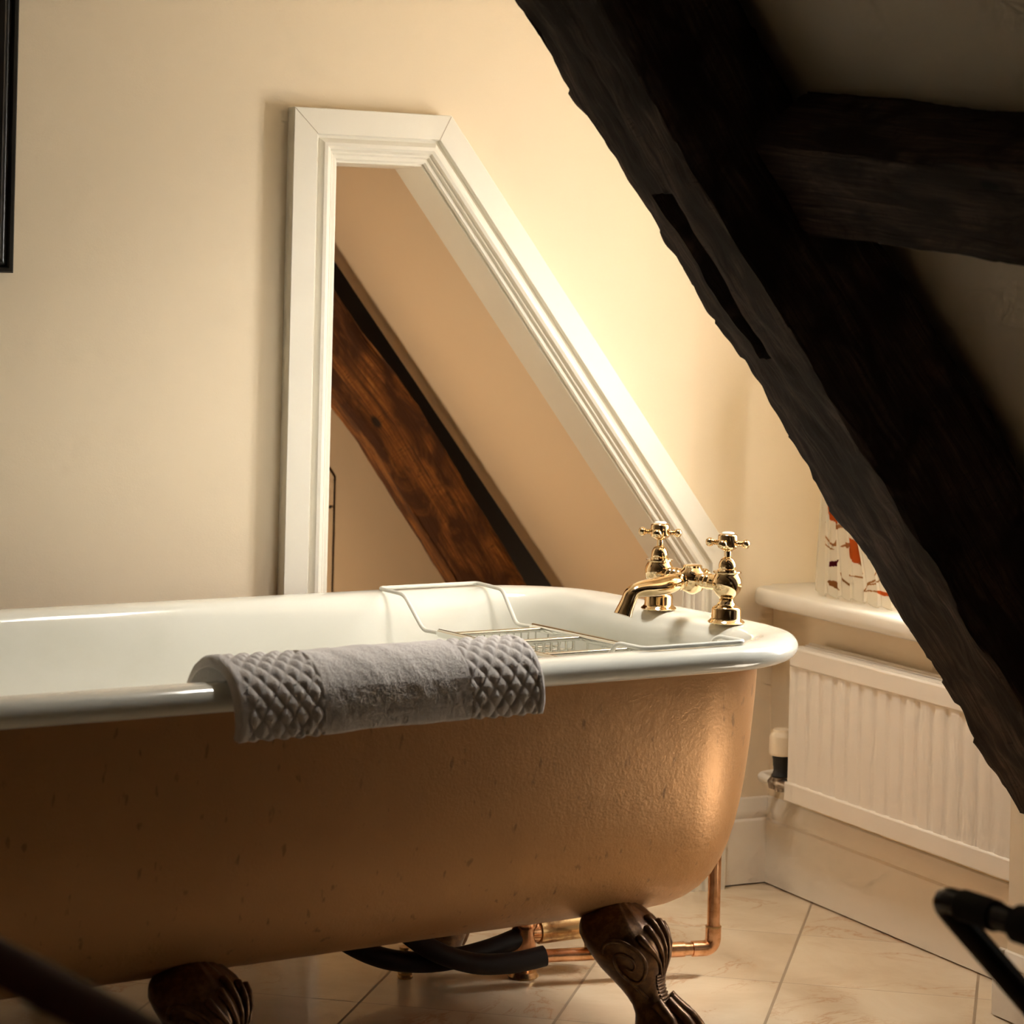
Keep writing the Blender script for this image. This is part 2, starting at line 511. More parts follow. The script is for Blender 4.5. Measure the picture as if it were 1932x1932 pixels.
struct('wall_eaves_left', MB().box((0.55, YW + WT, 0), (0.65, 5.0, 2.4)), 'eaves_wall', 'left wall of the eaves space', 'wall', smooth=0)
struct('ceiling_eaves_flat', MB().box((0.6, YW + WT, 2.3), (1.2, 5.0, 2.4)), 'eaves_wall', 'flat ceiling of the eaves space', 'ceiling', smooth=0)


def timber(name, path_near, path_far, depth_vec, mat, seed, amp=0.005, wav=0.008, nl=220, slot=None, parent=None, seglen=0.012):
    """beam: near/far lower arris polylines (param by arc), depth vector gives the upper arrises"""
    def sample(path, u):
        ds = [0]
        for a, b in zip(path[:-1], path[1:]): ds.append(ds[-1] + (Vector(b) - Vector(a)).length)
        s = u * ds[-1]
        return Vector([interp(s, ds, [p[k] for p in path]) for k in range(3)]), ds[-1]
    rings = []; uvs = []
    NU = 22; NV = 22
    for i in range(nl + 1):
        u = i / nl
        A, L = sample(path_far, u); B, _ = sample(path_near, u)
        dv = depth_vec(u) if callable(depth_vec) else Vector(depth_vec)
        corners = [A, B, B + dv, A + dv]
        tang = (Vector(path_near[-1]) - Vector(path_near[0])).normalized()
        ring = []; su = u * L; cum = 0
        for e in range(4):
            p, q = corners[e], corners[(e + 1) % 4]
            m = NU if e % 2 == 0 else NV
            en_ = (q - p).normalized(); out_n = en_.cross(tang)
            cen = (A + B) * 0.5 + dv * 0.5
            if out_n.dot((p + q) * 0.5 - cen) < 0: out_n = -out_n
            for j in range(m):
                w = j / m
                P_ = p.lerp(q, w)
                # rounded worn arrises
                ed = min(w, 1 - w); cr = max(0, 1 - ed / 0.10) ** 2
                off = -cr * 0.006
                off += nz(su * 2.3 + seed, e * 7.3 + w * 1.5, seed) * wav
                off += nz(su * 11 + seed, e * 3.1 + w * 4.0, seed + 5) * amp * (0.6 + 0.8 * cr)
                off += nz(su * 33 + seed, e * 5 + w * 9.0, seed + 9) * amp * 0.35
                off += nz(su * 9 + seed, (e * 13 + w * 34.0), seed + 2) * amp * 0.45
                # chunky adze cuts along the corners
                st_ = nz(math.floor(su * 13 + 2.5 * nz(su * 4, seed)) * 1.7, e * 2.0 + (0 if w < 0.5 else 1) * 0, seed + 3)
                off += st_ * cr * 0.008
                if slot and e == slot[0]:
                    if slot[1] < u < slot[2] and slot[3] < w < slot[4]: off -= 0.045
                P_ = P_ + out_n * off
                ring.append(P_)
                uvs.append((su, cum + (q - p).length * w))
            cum += (q - p).length
        rings.append(ring)
    mb = MB(); mb.loft(rings, True, True)
    return mb.build(name, mat, parent, smooth=50, uv=uvs)


# oak rafter in the eaves space
def eb(x, z, y): return (x, y, z)
up_l = [(1.243, 1.909), (1.862, 1.133), (2.039, 0.913), (2.303, 0.59), (2.383, 0.48), (2.70, 0.09)]
lo_near = [(1.15, 1.87, ), (1.859, 0.927), (1.984, 0.781), (2.189, 0.484), (2.45, 0.09)]
near = [(x, 4.70, z) for x, z in lo_near]
far = [(x - 0.0, 4.78, z + 0.0) for x, z in lo_near]
o = timber('eaves_rafter', near, far, Vector((0.108, 0.0, 0.085)), 'oak', 3.3, 0.0035, 0.006, 240)
tag(o, 'brown stained oak rafter seen through the slanted doorway', 'beam')
# access hatch on the eaves wall
hp = [(1.70, 0.80), (1.955, 0.80), (1.955, 0.762), (2.000, 0.697), (2.000, 0.02), (1.70, 0.02)]
hp = [(1.70, 1.04), (1.76, 1.04), (2.000, 0.697), (2.000, 0.02), (1.70, 0.02)]
hf = lambda p, d: Vector((p[0], 4.95 - d, p[1]))
hatch = MB().prism(offset_path(hp + [hp[0]], 0.002)[:-1], hf, -0.001, 0.0045).build('door_1', 'eaves_wall', smooth=0, bevel=0.001)
tag(hatch, 'small flush access hatch with clipped corner in the eaves wall', 'hatch', kind='structure')
big = [(1.697, 1.043), (1.7615, 1.043), (2.0032, 0.698), (2.0032, 0.017), (1.697, 0.017)]
MB().prism(big, hf, -0.001, 0.0008).build('gap', 'gap', hatch, smooth=0)
MB().lathe([(0.0, 0), (0.0035, 0.0), (0.0035, 0.002), (0.0, 0.002)], (1.990, 4.9450, 0.631), (0, -1, 0), 16).build('keyhole', 'gap', hatch)

# right-hand walls
struct('wall_right', MB().box((XR, YK, 0), (XR + 0.25, YW, 0.532)), 'wall', 'cream wall under the window sill behind the radiator', 'wall', smooth=0)
struct('wall_knee', MB().box((XK, -3.2, 0), (XR + 0.4, YK, 0.62)), 'wall', 'low knee wall beside the radiator', 'wall', smooth=0)
# dormer window wall
WX = 2.60; wy0, wy1, wz0, wz1 = 3.01, 3.36, 0.60, 1.88
mb = MB()
mb.box((WX, YK - 0.1, 0.0), (WX + 0.10, YW + WT, wz0)); mb.box((WX, YK - 0.1, wz1), (WX + 0.10, YW + WT, 2.36))
mb.box((WX, YK - 0.1, wz0), (WX + 0.10, wy0, wz1)); mb.box((WX, wy1, wz0), (WX + 0.10, YW + WT, wz1))
struct('wall_dormer', mb, 'wall', 'window wall of the dormer', 'wall', smooth=0)
struct('ceiling_dormer', MB().box((0.9, 3.012, 2.05), (WX + 0.1, YW + WT, 2.12)), 'ceiling', 'flat dormer ceiling', 'ceiling', smooth=0)
# sloped ceiling of the main room; the plane n = 0.185 above the rafter's underside
PH = radians(52.4); NV_ = Vector((sin(PH), 0, cos(PH))); AV = Vector((cos(PH), 0, -sin(PH))); P0 = Vector((1.458, 0, 1.509))


def slope_pt(s, n, y): p = P0 + AV * s + NV_ * n; return Vector((p.x, y, p.z))


sT = -(2.36 - 1.509) / sin(PH) + 0.1; sB = 1.65
rings = [[slope_pt(s, n, y) for s, n in ((sT, 0.20), (sB, 0.20), (sB, 0.26), (sT, 0.26))] for y in (-3.2, 2.98)]
struct('ceiling_slope', MB().loft(rings), 'ceiling', 'dim sloping ceiling above the dark rafter', 'ceiling', smooth=0)
# dormer cheek closing the triangle above the slope
mb = MB(); q0 = slope_pt(sT, 0.20, 0); q1 = slope_pt(sB, 0.20, 0)
mb.prism([(q0.x, q0.z), (q1.x, q1.z), (WX + 0.2, 0.3), (WX + 0.2, 2.2), (q0.x, 2.3)], lambda p, d: Vector((p[0], d, p[1])), 2.94, 3.008)
struct('wall_cheek', mb, 'wall', 'dormer cheek wall', 'wall', smooth=0)
struct('ceiling_flat', MB().box((-2.6, -3.2, 2.3), (1.2, YW + WT, 2.38)), 'ceiling', 'flat attic ceiling', 'ceiling', smooth=0)
struct('wall_left', MB().box((-2.7, -3.2, 0), (-2.6, YW + WT, 2.36)), 'wall', 'left attic wall', 'wall', smooth=0)
struct('wall_front', MB().box((-2.7, -3.3, 0), (2.9, -3.2, 2.36)), 'wall', 'attic wall behind the camera', 'wall', smooth=0)


# skirtings
def skirting(name, p, q, nrm, h, label, prof=None):
    """profile swept from p to q; nrm points into the room"""
    p = Vector((*p, 0)); q = Vector((*q, 0)); n = Vector((*nrm, 0))
    pr = [(0, 0.003), (0.016, 0.003), (0.016, h * 0.72), (0.0155, h * 0.74), (0.011, h * 0.765), (0.0125, h * 0.80), (0.0115, h * 0.86), (0.007, h * 0.93), (0.005, h * 0.985), (0.003, h), (0, h)]
    mb = MB(); mb.loft([[b + n * a_ + Vector((0, 0, z)) for a_, z in pr] for b in (p, q)])
    return struct(name, mb, 'skirt', label, 'skirting board', smooth=25)


skirting('baseboard_back', (2.375, YW), (XR, YW), (0, -1), 0.163, 'cream moulded skirting in the corner beside the bath end')
skirting('baseboard_back_left', (-2.6, YW), (1.483, YW), (0, -1), 0.163, 'cream skirting along the back wall left of the doorway')
skirting('baseboard_right', (XR, YK), (XR, YW - 0.0), (-1, 0), 0.163, 'cream moulded skirting running below the radiator')
skirting('baseboard_knee', (XK, 0.0), (XK, YK + 0.016), (-1, 0), 0.105, 'white skirting around the knee wall at the right edge')
skirting('baseboard_knee_return', (XK - 0.010, YK), (XR, YK), (0, 1), 0.105, 'short skirting return beside the radiator')

# ------------------------------------------------------------------ dark principal rafter
faru = [(0.845, 2.30), (1.458, 1.509), (1.653, 1.251), (1.843, 1.009), (1.985, 0.823), (2.131, 0.649), (2.232, 0.505), (2.352, 0.325)]
nearu = [(0.845, 2.32), (1.479, 1.489), (1.565, 1.356), (1.634, 1.252), (1.787, 1.052), (1.968, 0.82), (2.089, 0.653), (2.187, 0.536), (2.345, 0.325)]
far = [(x, 3.0, z) for x, z in faru]; near = [(x, 2.77, z) for x, z in nearu]
o = timber('main_rafter', near, far, lambda u: NV_ * interp(u, [0, 0.3, 0.6, 1], [0.172, 0.185, 0.192, 0.192]), 'dark_oak', 11.7, 0.010, 0.010, 620,
           slot=(0, 0.535, 0.648, 0.36, 0.54))
tag(o, 'huge dark worn oak rafter slanting down in front of the window', 'beam')
# purlin on the slope
d_ = Vector((0.048, -0.513, -0.061)).normalized()
A0 = Vector((1.700, 2.760, 1.318)); B0 = Vector((1.790, 2.760, 1.193))
near = [tuple(A0), tuple(A0 + d_ * 0.6), tuple(A0 + d_ * 1.3)]
far = [tuple(B0), tuple(B0 + d_ * 0.25 + Vector((0.004, 0, 0.006))), tuple(B0 + d_ * 0.6), tuple(B0 + d_ * 1.3)]
o = timber('purlin', near, far, NV_ * 0.116, 'dark_oak', 27.1, 0.004, 0.010, 160)
tag(o, 'dark brown purlin under the sloping ceiling at top right', 'beam')

# ------------------------------------------------------------------ window with sill
win = empty('window_1', (WX, 3.33, wz0)); tag(win, 'white dormer window with glazing bars behind the curtain', 'window', kind='structure')
bpy.context.view_layer.update()
IM = Matrix.Translation((-WX, -3.33, -wz0))
mb = MB(); fw = 0.04
mb.box((WX - 0.01, wy0, wz0), (WX + 0.05, wy1, wz0 + fw)); mb.box((WX - 0.01, wy0, wz1 - fw), (WX + 0.05, wy1, wz1))
mb.box((WX - 0.01, wy0, wz0), (WX + 0.05, wy0 + fw, wz1)); mb.box((WX - 0.01, wy1 - fw, wz0), (WX + 0.05, wy1, wz1))
mb.build('frame', 'frame_white', win, bevel=0.003, matrix=IM)
mb = MB()
for k in (1,): 
    y = wy0 + fw + (wy1 - wy0 - 2 * fw) * k / 2; mb.box((WX + 0.005, y - 0.011, wz0 + fw), (WX + 0.035, y + 0.011, wz1 - fw))
for k in (1, 2):
    z = wz0 + fw + (wz1 - wz0 - 2 * fw) * k / 3; mb.box((WX + 0.006, wy0 + fw, z - 0.011), (WX + 0.034, wy1 - fw, z + 0.011))
mb.build('glazing_bars', 'frame_white', win, bevel=0.002, matrix=IM)
MB().box((WX + 0.018, wy0 + fw, wz0 + fw), (WX + 0.022, wy1 - fw, wz1 - fw)).build('pane', 'glass', win, smooth=0, matrix=IM)
# sill board with bullnosed front and rounded left end
mb = MB(); rings = []
sx = 2.418; yl = YW - 0.002
pl = [(WX + 0.01, YK + 0.002), (sx + 0.0, YK + 0.002)]
pl += [(sx, 3.70)] + [(sx + 0.045 - 0.045 * cos(a) , 3.86 + 0.045 * sin(a)) for a in [k * pi / 2 / 6 for k in range(7)]] + [(sx + 0.06, yl), (WX + 0.01, yl)]
cx = 2.6; cy = 3.5
for dz, ins in ((-0.032, 0.006), (-0.028, 0.002), (-0.018, 0.0), (-0.008, 0.001), (-0.003, 0.003), (0, 0.008)):
    rings.append([Vector((max(x, x + ins) if x < 2.5 else x, min(y, y - ins * 0.3) if y < yl else y, 0.566 + dz)) for x, y in pl])
mb.loft(rings)
mb.build('window_sill', 'sill', win, smooth=50, matrix=IM)

# curtain
OR, TAN, MAR, BRN = (0.66, 0.17, 0.03), (0.55, 0.27, 0.11), (0.16, 0.015, 0.025), (0.42, 0.20, 0.06)
# printed leaves: stalk end, tip, half width, colour (cloth units of about a millimetre)
LEAVES = [((1577, 990), (1557, 944), 8, OR), ((1573, 1000), (1590, 988), 4, TAN), ((1604, 1027), (1586, 1033), 5, TAN), ((1617, 1066), (1601, 1014), 7, OR),
          ((1564, 1070), (1582, 1056), 5, MAR), ((1562, 1096), (1586, 1114), 4.5, BRN), ((1650, 1117), (1690, 1124), 3.5, OR), ((1560, 880), (1580, 850), 8, OR),
          ((1610, 930), (1640, 900), 8, OR), ((1590, 900), (1600, 860), 6, MAR), ((1650, 1000), (1675, 960), 8, OR), ((1660, 1060), (1700, 1040), 7, OR), ((1545, 800), (1570, 760), 8, OR), ((1600, 790), (1620, 750), 8, OR)]
STEMS = [((1551, 1004), (1560, 1018), (1569, 1030)), ((1550, 1022), (1558, 1028), (1568, 1037)), ((1586, 1081), (1592, 1094), (1600, 1106)), ((1616, 1063), (1620, 1072), (1627, 1084)),
         ((1602, 1086), (1613, 1087), (1626, 1092)), ((1626, 1121), (1645, 1100), (1654, 1076)), ((1640, 1105), (1655, 1095), (1672, 1096)), ((1630, 1116), (1642, 1113), (1652, 1117)),
         ((1550, 985), (1552, 990), (1554, 990)), ((1569, 1030), (1572, 1000), (1577, 988)), ((1640, 1040), (1650, 1000), (1660, 990))]
nu, nv = 300, 230
Lc, Hc = 0.34, 0.43
us = np.linspace(0, Lc, nu + 1); vs_ = np.concatenate([np.linspace(0, 0.26, 190), np.linspace(0.27, Hc, nv + 1 - 190)])
verts = []; cloth_q = []
# folds: y decreases along the cloth; x swings in and out
for j, v in enumerate(vs_):
    spread = 1.0 - 0.42 * (1 - math.exp(-(v / 0.13) ** 2))
    for i, u in enumerate(us):
        tt = u / Lc
        f = sin(2 * pi * (u / 0.052) + 0.8 + 0.4 * nz(v * 3, 1)) * 0.5 + 0.5
        g = nz(u * 9, v * 2.0, 4.0)
        amp = 0.0085 + 0.003 * g
        x = 2.470 - amp * f ** 0.8 + 0.004 * nz(u * 30, v * 5)
        y = 3.738 - u * 0.80 * spread - 0.0035 * sin(2 * pi * (u / 0.052) * 2 + 1.6) - 0.016 * (1 - math.exp(-((v) / 0.12) ** 2)) * (1 - tt)
        z = 0.5725 + v + 0.004 * sin(2 * pi * u / 0.052 + 1.2) * math.exp(-v / 0.03) + 0.004 * nz(u * 14, 8.0) * math.exp(-v / 0.03)
        verts.append((x, y, max(z, 0.5675))); cloth_q.append(u * 0.80 * spread + 0.012 * (1 - math.exp(-((v) / 0.12) ** 2)) * (1 - tt))
VA = np.array(verts)
Gx = 1537 + 602 * np.array(cloth_q); Gy = 1115 + 0.2 * (Gx - 1537) - 1035 * (VA[:, 2] - 0.575)
colr = np.empty((len(verts), 3)); colr[:] = (0.94, 0.90, 0.81)
for (a_, b_, w_, c_) in LEAVES:
    a_ = np.array(a_, float); b_ = np.array(b_, float); d = b_ - a_; L_ = np.hypot(*d); d /= L_
    p = ((Gx - a_[0]) * d[0] + (Gy - a_[1]) * d[1]) / L_; q = -(Gx - a_[0]) * d[1] + (Gy - a_[1]) * d[0] + 1.2 * np.sin(np.clip(p, 0, 1) * 2 * pi)
    pc = np.clip(p, 0, 1)
    colr[(p > 0) & (p < 1) & (np.abs(q) < w_ * np.sin(pi * pc ** 0.75) ** 1.1)] = c_
for st in STEMS:
    for k in range(70):
        tt = k / 69; x = (1 - tt) ** 2 * st[0][0] + 2 * tt * (1 - tt) * st[1][0] + tt * tt * st[2][0]; y = (1 - tt) ** 2 * st[0][1] + 2 * tt * (1 - tt) * st[1][1] + tt * tt * st[2][1]
        colr[(Gx - x) ** 2 + (Gy - y) ** 2 < 1.1 ** 2] = (0.50, 0.26, 0.09)
faces = [(j * (nu + 1) + i, j * (nu + 1) + i + 1, (j + 1) * (nu + 1) + i + 1, (j + 1) * (nu + 1) + i) for j in range(nv) for i in range(nu)]
mb = MB(); mb.add(verts, faces)
cur = mb.build('curtain', 'curtain', smooth=180)
ca_ = cur.data.color_attributes.new('print', 'FLOAT_COLOR', 'POINT')
rgba = np.ones((len(verts), 4), dtype=np.float32); rgba[:, :3] = colr
ca_.data.foreach_set('color', rgba.ravel())
tag(cur, 'cream cotton curtain with rust leaf print gathered on the window sill', 'curtain')
so = cur.modifiers.new('thickness', 'SOLIDIFY'); so.thickness = 0.0012
rod = empty('curtain_pole', (2.465, 3.4, 1.018)); tag(rod, 'thin white curtain pole across the dormer behind the rafter', 'curtain pole')
MB().tube([(0, 0.52, 0), (0, -0.37, 0)], 0.008, 16).build('pole', 'frame_white', rod)
for yy in (0.515, -0.365):
    MB().lathe([(0.0, 0), (0.014, 0), (0.014, 0.006), (0.009, 0.012), (0, 0.012)], (0, yy, 0), (0, -1 if yy > 0 else 1, 0)).build('bracket', 'frame_white', rod)

# ------------------------------------------------------------------ radiator
rad = empty('radiator', (2.44, 3.41, 0.18)); tag(rad, 'cream panel radiator with vertical ribs below the window sill', 'radiator')
RM = Matrix.Translation((-2.44, -3.41, -0.18))
ya, yb = 3.075, 3.752
pts = []
per = 0.0415; y = yb
yy = yb
seq = [(yb, 0.004), (yb, 0.0), (yb - 0.018, 0.0)]
y = yb - 0.018
while y > ya + 0.05:
    seq += [(y - 0.003, 0.0022), (y - 0.0125, 0.0022), (y - 0.0165, -0.0018), (y - 0.0375, -0.0018), (y - per, 0.0)]
    y -= per
seq += [(ya, 0.0), (ya, 0.004)]
mb = MB()
mb.loft([[Vector((2.422 + dx, yy_, z)) for yy_, dx in seq] + [Vector((2.432, ya, z)), Vector((2.432, yb, z))] for z in (0.222, 0.226, 0.434, 0.438)])
mb.build('front_panel', 'radiator', rad, smooth=40, matrix=RM)
mb = MB().box((2.4165, ya, 0.437), (2.433, yb - 0.004, 0.474)); mb.build('top_rail', 'radiator', rad, bevel=0.004, matrix=RM)
mb = MB().box((2.4165, ya, 0.190), (2.433, yb + 0.004, 0.226)); mb.build('bottom_rail', 'radiator', rad, bevel=0.003, matrix=RM)
mb = MB().box((2.461, ya, 0.184), (2.470, yb, 0.478)); mb.build('back_panel', 'radiator', rad, bevel=0.002, matrix=RM)
mb = MB()
k = yb - 0.02
while k > ya + 0.02:
    mb.box((2.434, k - 0.0015, 0.205), (2.460, k + 0.0015, 0.462)); k -= 0.020
mb.build('convector_fins', 'radiator', rad, smooth=0, matrix=RM)
mb = MB(); mb.box((2.432, ya, 0.470), (2.445, yb - 0.006, 0.474)); mb.box((2.449, ya, 0.4715), (2.462, yb - 0.006, 0.4755))
mb.build('top_grille', 'radiator', rad, bevel=0.001, matrix=RM)
MB().box((2.434, ya, 0.1835), (2.470, yb - 0.02, 0.1905)).build('bottom_lip', plain('warm_lit_edge', (0.78, 0.5, 0.22), 0.5), rad, matrix=RM, bevel=0.001)  # lip coloured orange to imitate the warm light on it
# wall brackets
MB().box((2.468, 3.60, 0.24), (2.492, 3.63, 0.42)).build('bracket', 'grey_metal', rad, matrix=RM)
MB().box((2.468, 3.20, 0.24), (2.492, 3.23, 0.42)).build('bracket', 'grey_metal', rad, matrix=RM)
# thermostatic valve
vx, vy = 2.432, 3.790
VM = RM
capn = 40; rings = []
for z, r, rib in ((0.266, 0.0185, 0), (0.267, 0.0215, 0), (0.272, 0.0228, 0), (0.2735, 0.0225, 0), (0.276, 0.0228, 1), (0.300, 0.0225, 1), (0.304, 0.0215, 0), (0.308, 0.0175, 0), (0.310, 0.0165, 0), (0.3135, 0.0165, 0), (0.3145, 0.0155, 0), (0.3130, 0.0125, 0), (0.3130, 0.0005, 0)):
    rings.append([Vector((vx + cos(2 * pi * k / (capn * 2)) * (r - rib * 0.0006 * (k % 2)), vy + sin(2 * pi * k / (capn * 2)) * (r - rib * 0.0006 * (k % 2)), z)) for k in range(capn * 2)])
mbv = MB(); mbv.loft(rings); valve = empty('valve'); valve.parent = rad
mbv.build('valve_cap', 'cap', valve, smooth=40, matrix=VM)
MB().lathe([(0.0, 0.226), (0.0165, 0.226), (0.0175, 0.229), (0.0150, 0.234), (0.0140, 0.238), (0.0145, 0.246), (0.0152, 0.247), (0.0155, 0.258), (0.0165, 0.262), (0.0165, 0.267), (0, 0.267)], (vx, vy, 0)).build('collar', 'black_plastic', valve, matrix=VM)
mbv = MB()
mbv.lathe([(0, -0.012), (0.0115, -0.012), (0.0125, -0.006), (0.0125, 0.006), (0.0105, 0.012), (0.0105, 0.044), (0.0, 0.044)], (vx, vy, 0.214), (0, -1, 0))
mbv.lathe([(0, 0), (0.0135, 0), (0.0145, 0.003), (0.0145, 0.013), (0.0125, 0.016), (0, 0.016)], (vx, vy + 0.026, 0.212), (0, -1, 0), 6)
mbv.lathe([(0, 0.20), (0.011, 0.20), (0.012, 0.228), (0, 0.228)], (vx, vy, 0))
mbv.build('valve_body', 'grey_metal', valve, matrix=VM)
pth = rounded_path([(vx, vy + 0.02, 0.213), (vx - 0.002, vy + 0.078, 0.213), (XR + 0.004, vy + 0.088, 0.214)], 0.028, 8)
MB().tube(pth, 0.0085, 16).build('pipe', 'skirt', valve, matrix=VM)

# ------------------------------------------------------------------ picture frame on the back wall
pf = empty('picture_frame', (0.78, YW, 1.117)); tag(pf, 'black moulded picture frame hung on the cream wall', 'picture frame')
x1, z0_, w_, h_ = 1.006, 1.121, 0.46, 0.62
prf = [(0, 0), (0, -0.016), (0.002, -0.019), (0.0075, -0.0195), (0.009, -0.018), (0.011, -0.013), (0.018, -0.017), (0.0205, -0.021), (0.025, -0.024), (0.040, -0.022), (0.045, -0.012), (0.045, 0)]
rect = [(x1, z0_), (x1 - w_, z0_), (x1 - w_, z0_ + h_), (x1, z0_ + h_), (x1, z0_)]
rings = []
for ci, (cx_, cz_) in enumerate(rect[:4]):
    sx_ = -1 if ci in (0, 3) else 1; sz_ = 1 if ci in (0, 1) else -1
    rings.append([Vector((cx_ + sx_ * a_, YW + b_ - 0.001, cz_ + sz_ * a_)) for a_, b_ in prf])
rings.append(rings[0])
PM = Matrix.Translation((-0.78, -YW, -1.117))
mb = MB(); mb.loft(rings, True, False); mb.build('moulding', 'black_frame', pf, smooth=25, matrix=PM)
MB().box((x1 - w_ + 0.04, YW - 0.010, z0_ + 0.04), (x1 - 0.04, YW - 0.004, z0_ + h_ - 0.04)).build('picture', 'picture', pf, matrix=PM, smooth=0)

# ------------------------------------------------------------------ BATH
BA = radians(6.3)
BE = Vector((cos(BA), sin(BA), 0)); BG = Vector((-sin(BA), cos(BA), 0)); BO = Vector((2.0, 3.3, 0))
BMX = Matrix(((BE.x, BG.x, 0, BO.x), (BE.y, BG.y, 0, BO.y), (0, 0, 1, 0), (0, 0, 0, 1)))
bath = empty('bath', mtx=BMX); tag(bath, 'freestanding roll-top bath, white inside, gold outside, on claw feet', 'bath')
T0, T1, S0, S1 = -0.300, 0.525, -1.72, 0.050
RZ = 0.603


def plan(d, rt=0.26, rl=0.40, nc=20, ns=40, ne=18, rmin=0.05):
    """closed outline inset by d; constant topology"""
    t0, t1, s0, s1 = T0 + d, T1 - d, S0 + d, S1 - d
    a = max(rt - d, rmin); b = max(rl - d * 0.9, rmin)
    a = min(a, (t1 - t0) / 2 - 0.001); b = min(b, (t1 - t0) / 2 - 0.001)
    out = []
    def arc(cs, ct, r, a0, a1):
        for k in range(nc): u = a0 + (a1 - a0) * k / nc; out.append((cs + r * cos(u), ct + r * sin(u)))
    def line(p, q, n):
        for k in range(n): out.append((p[0] + (q[0] - p[0]) * k / n, p[1] + (q[1] - p[1]) * k / n))
    arc(s1 - a, t0 + a, a, -pi / 2, 0); line((s1, t0 + a), (s1, t1 - a), ne)
    arc(s1 - a, t1 - a, a, 0, pi / 2); line((s1 - a, t1), (s0 + b, t1), ns)
    arc(s0 + b, t1 - b, b, pi / 2, pi); line((s0, t1 - b), (s0, t0 + b), ne)
    arc(s0 + b, t0 + b, b, pi, 1.5 * pi); line((s0 + b, t0), (s1 - a, t0), ns)
    return out


def endness(s, t):
    """1 on the flat tap deck between the corners"""
    e = min(max((s + 0.16) / 0.08, 0), 1)
    m = min(max((0.30 - abs(t - 0.10)) / 0.10, 0), 1)
    return e * m


# basin: rim + inside
prof_in = [(0.058, RZ - 0.034), (0.040, RZ - 0.037), (0.020, RZ - 0.038), (0.008, RZ - 0.035), (0.001, RZ - 0.027), (0.000, RZ - 0.019), (0.004, RZ - 0.010), (0.012, RZ - 0.0035), (0.022, RZ - 0.0005),
           (0.034, RZ), (0.048, RZ - 0.001), (0.058, RZ - 0.004), (0.066, RZ - 0.010), (0.072, RZ - 0.019), (0.077, RZ - 0.032), (0.083, RZ - 0.06), (0.093, RZ - 0.12), (0.106, RZ - 0.20),
           (0.125, RZ - 0.28), (0.150, RZ - 0.335), (0.19, RZ - 0.375), (0.25, RZ - 0.395), (0.32, RZ - 0.402), (0.40, RZ - 0.405)]
rings = []
for d, z in prof_in:
    base_pl = plan(d)
    ring = []
    for s, t in base_pl:
        zz = z
        e = endness(s, t)
        ss = s
        if z > RZ - 0.10 and d > 0.03:
            # wider, slightly sunk deck where the taps stand
            ss = s - e * 0.030 * min(1, max(0, (d - 0.03) / 0.02)) * (1 if z > RZ - 0.05 else (z - (RZ - 0.12)) / 0.07)
        if z > RZ - 0.02: zz = z - e * 0.004
        # the lounging end leans out
        ring.append(Vector((ss, t, zz)))
    rings.append(ring)
mb = MB(); mb.loft(rings, True, False)
nring = len(rings[0]); last = (len(rings) - 1) * nring
cvi = len(mb.v); mb.v.append((-0.84, 0.1125, RZ - 0.406))
for j in range(nring): mb.f.append((last + j, last + (j + 1) % nring, cvi))
basin = mb.build('basin', 'enamel', bath, smooth=70)
basin['label'] = 'white glossy enamel basin with rolled rim'
sb = basin.modifiers.new('sub', 'SUBSURF'); sb.levels = 1; sb.render_levels = 1
# outer shell
prof_out = [(0.062, RZ - 0.034), (0.062, RZ - 0.06), (0.066, RZ - 0.12), (0.073, RZ - 0.19), (0.083, RZ - 0.26), (0.098, RZ - 0.32), (0.122, RZ - 0.37), (0.155, RZ - 0.400), (0.20, RZ - 0.420), (0.26, RZ - 0.433), (0.33, RZ - 0.438), (0.40, RZ - 0.440)]
rings = [[Vector((s, t, z)) for s, t in plan(d)] for d, z in prof_out]
mb = MB(); mb.loft(rings, True, False); last = (len(rings) - 1) * nring; cvi = len(mb.v); mb.v.append((-0.84, 0.1125, RZ - 0.4405))
for j in range(nring): mb.f.append((last + j, last + (j + 1) % nring, cvi))
shell = mb.build('shell', 'gold_iron', bath, smooth=70); shell['label'] = 'weathered gold painted cast iron outside'
sb = shell.modifiers.new('sub', 'SUBSURF'); sb.levels = 1; sb.render_levels = 1
# overflow fitting, inside tap end
MB().lathe([(0, 0), (0.017, 0), (0.0175, 0.002), (0.015, 0.005), (0.006, 0.006), (0, 0.006)], (-0.032 - 0.006, 0.075, 0.548), (-1, 0, 0.08)).build('overflow', 'old_brass', bath)


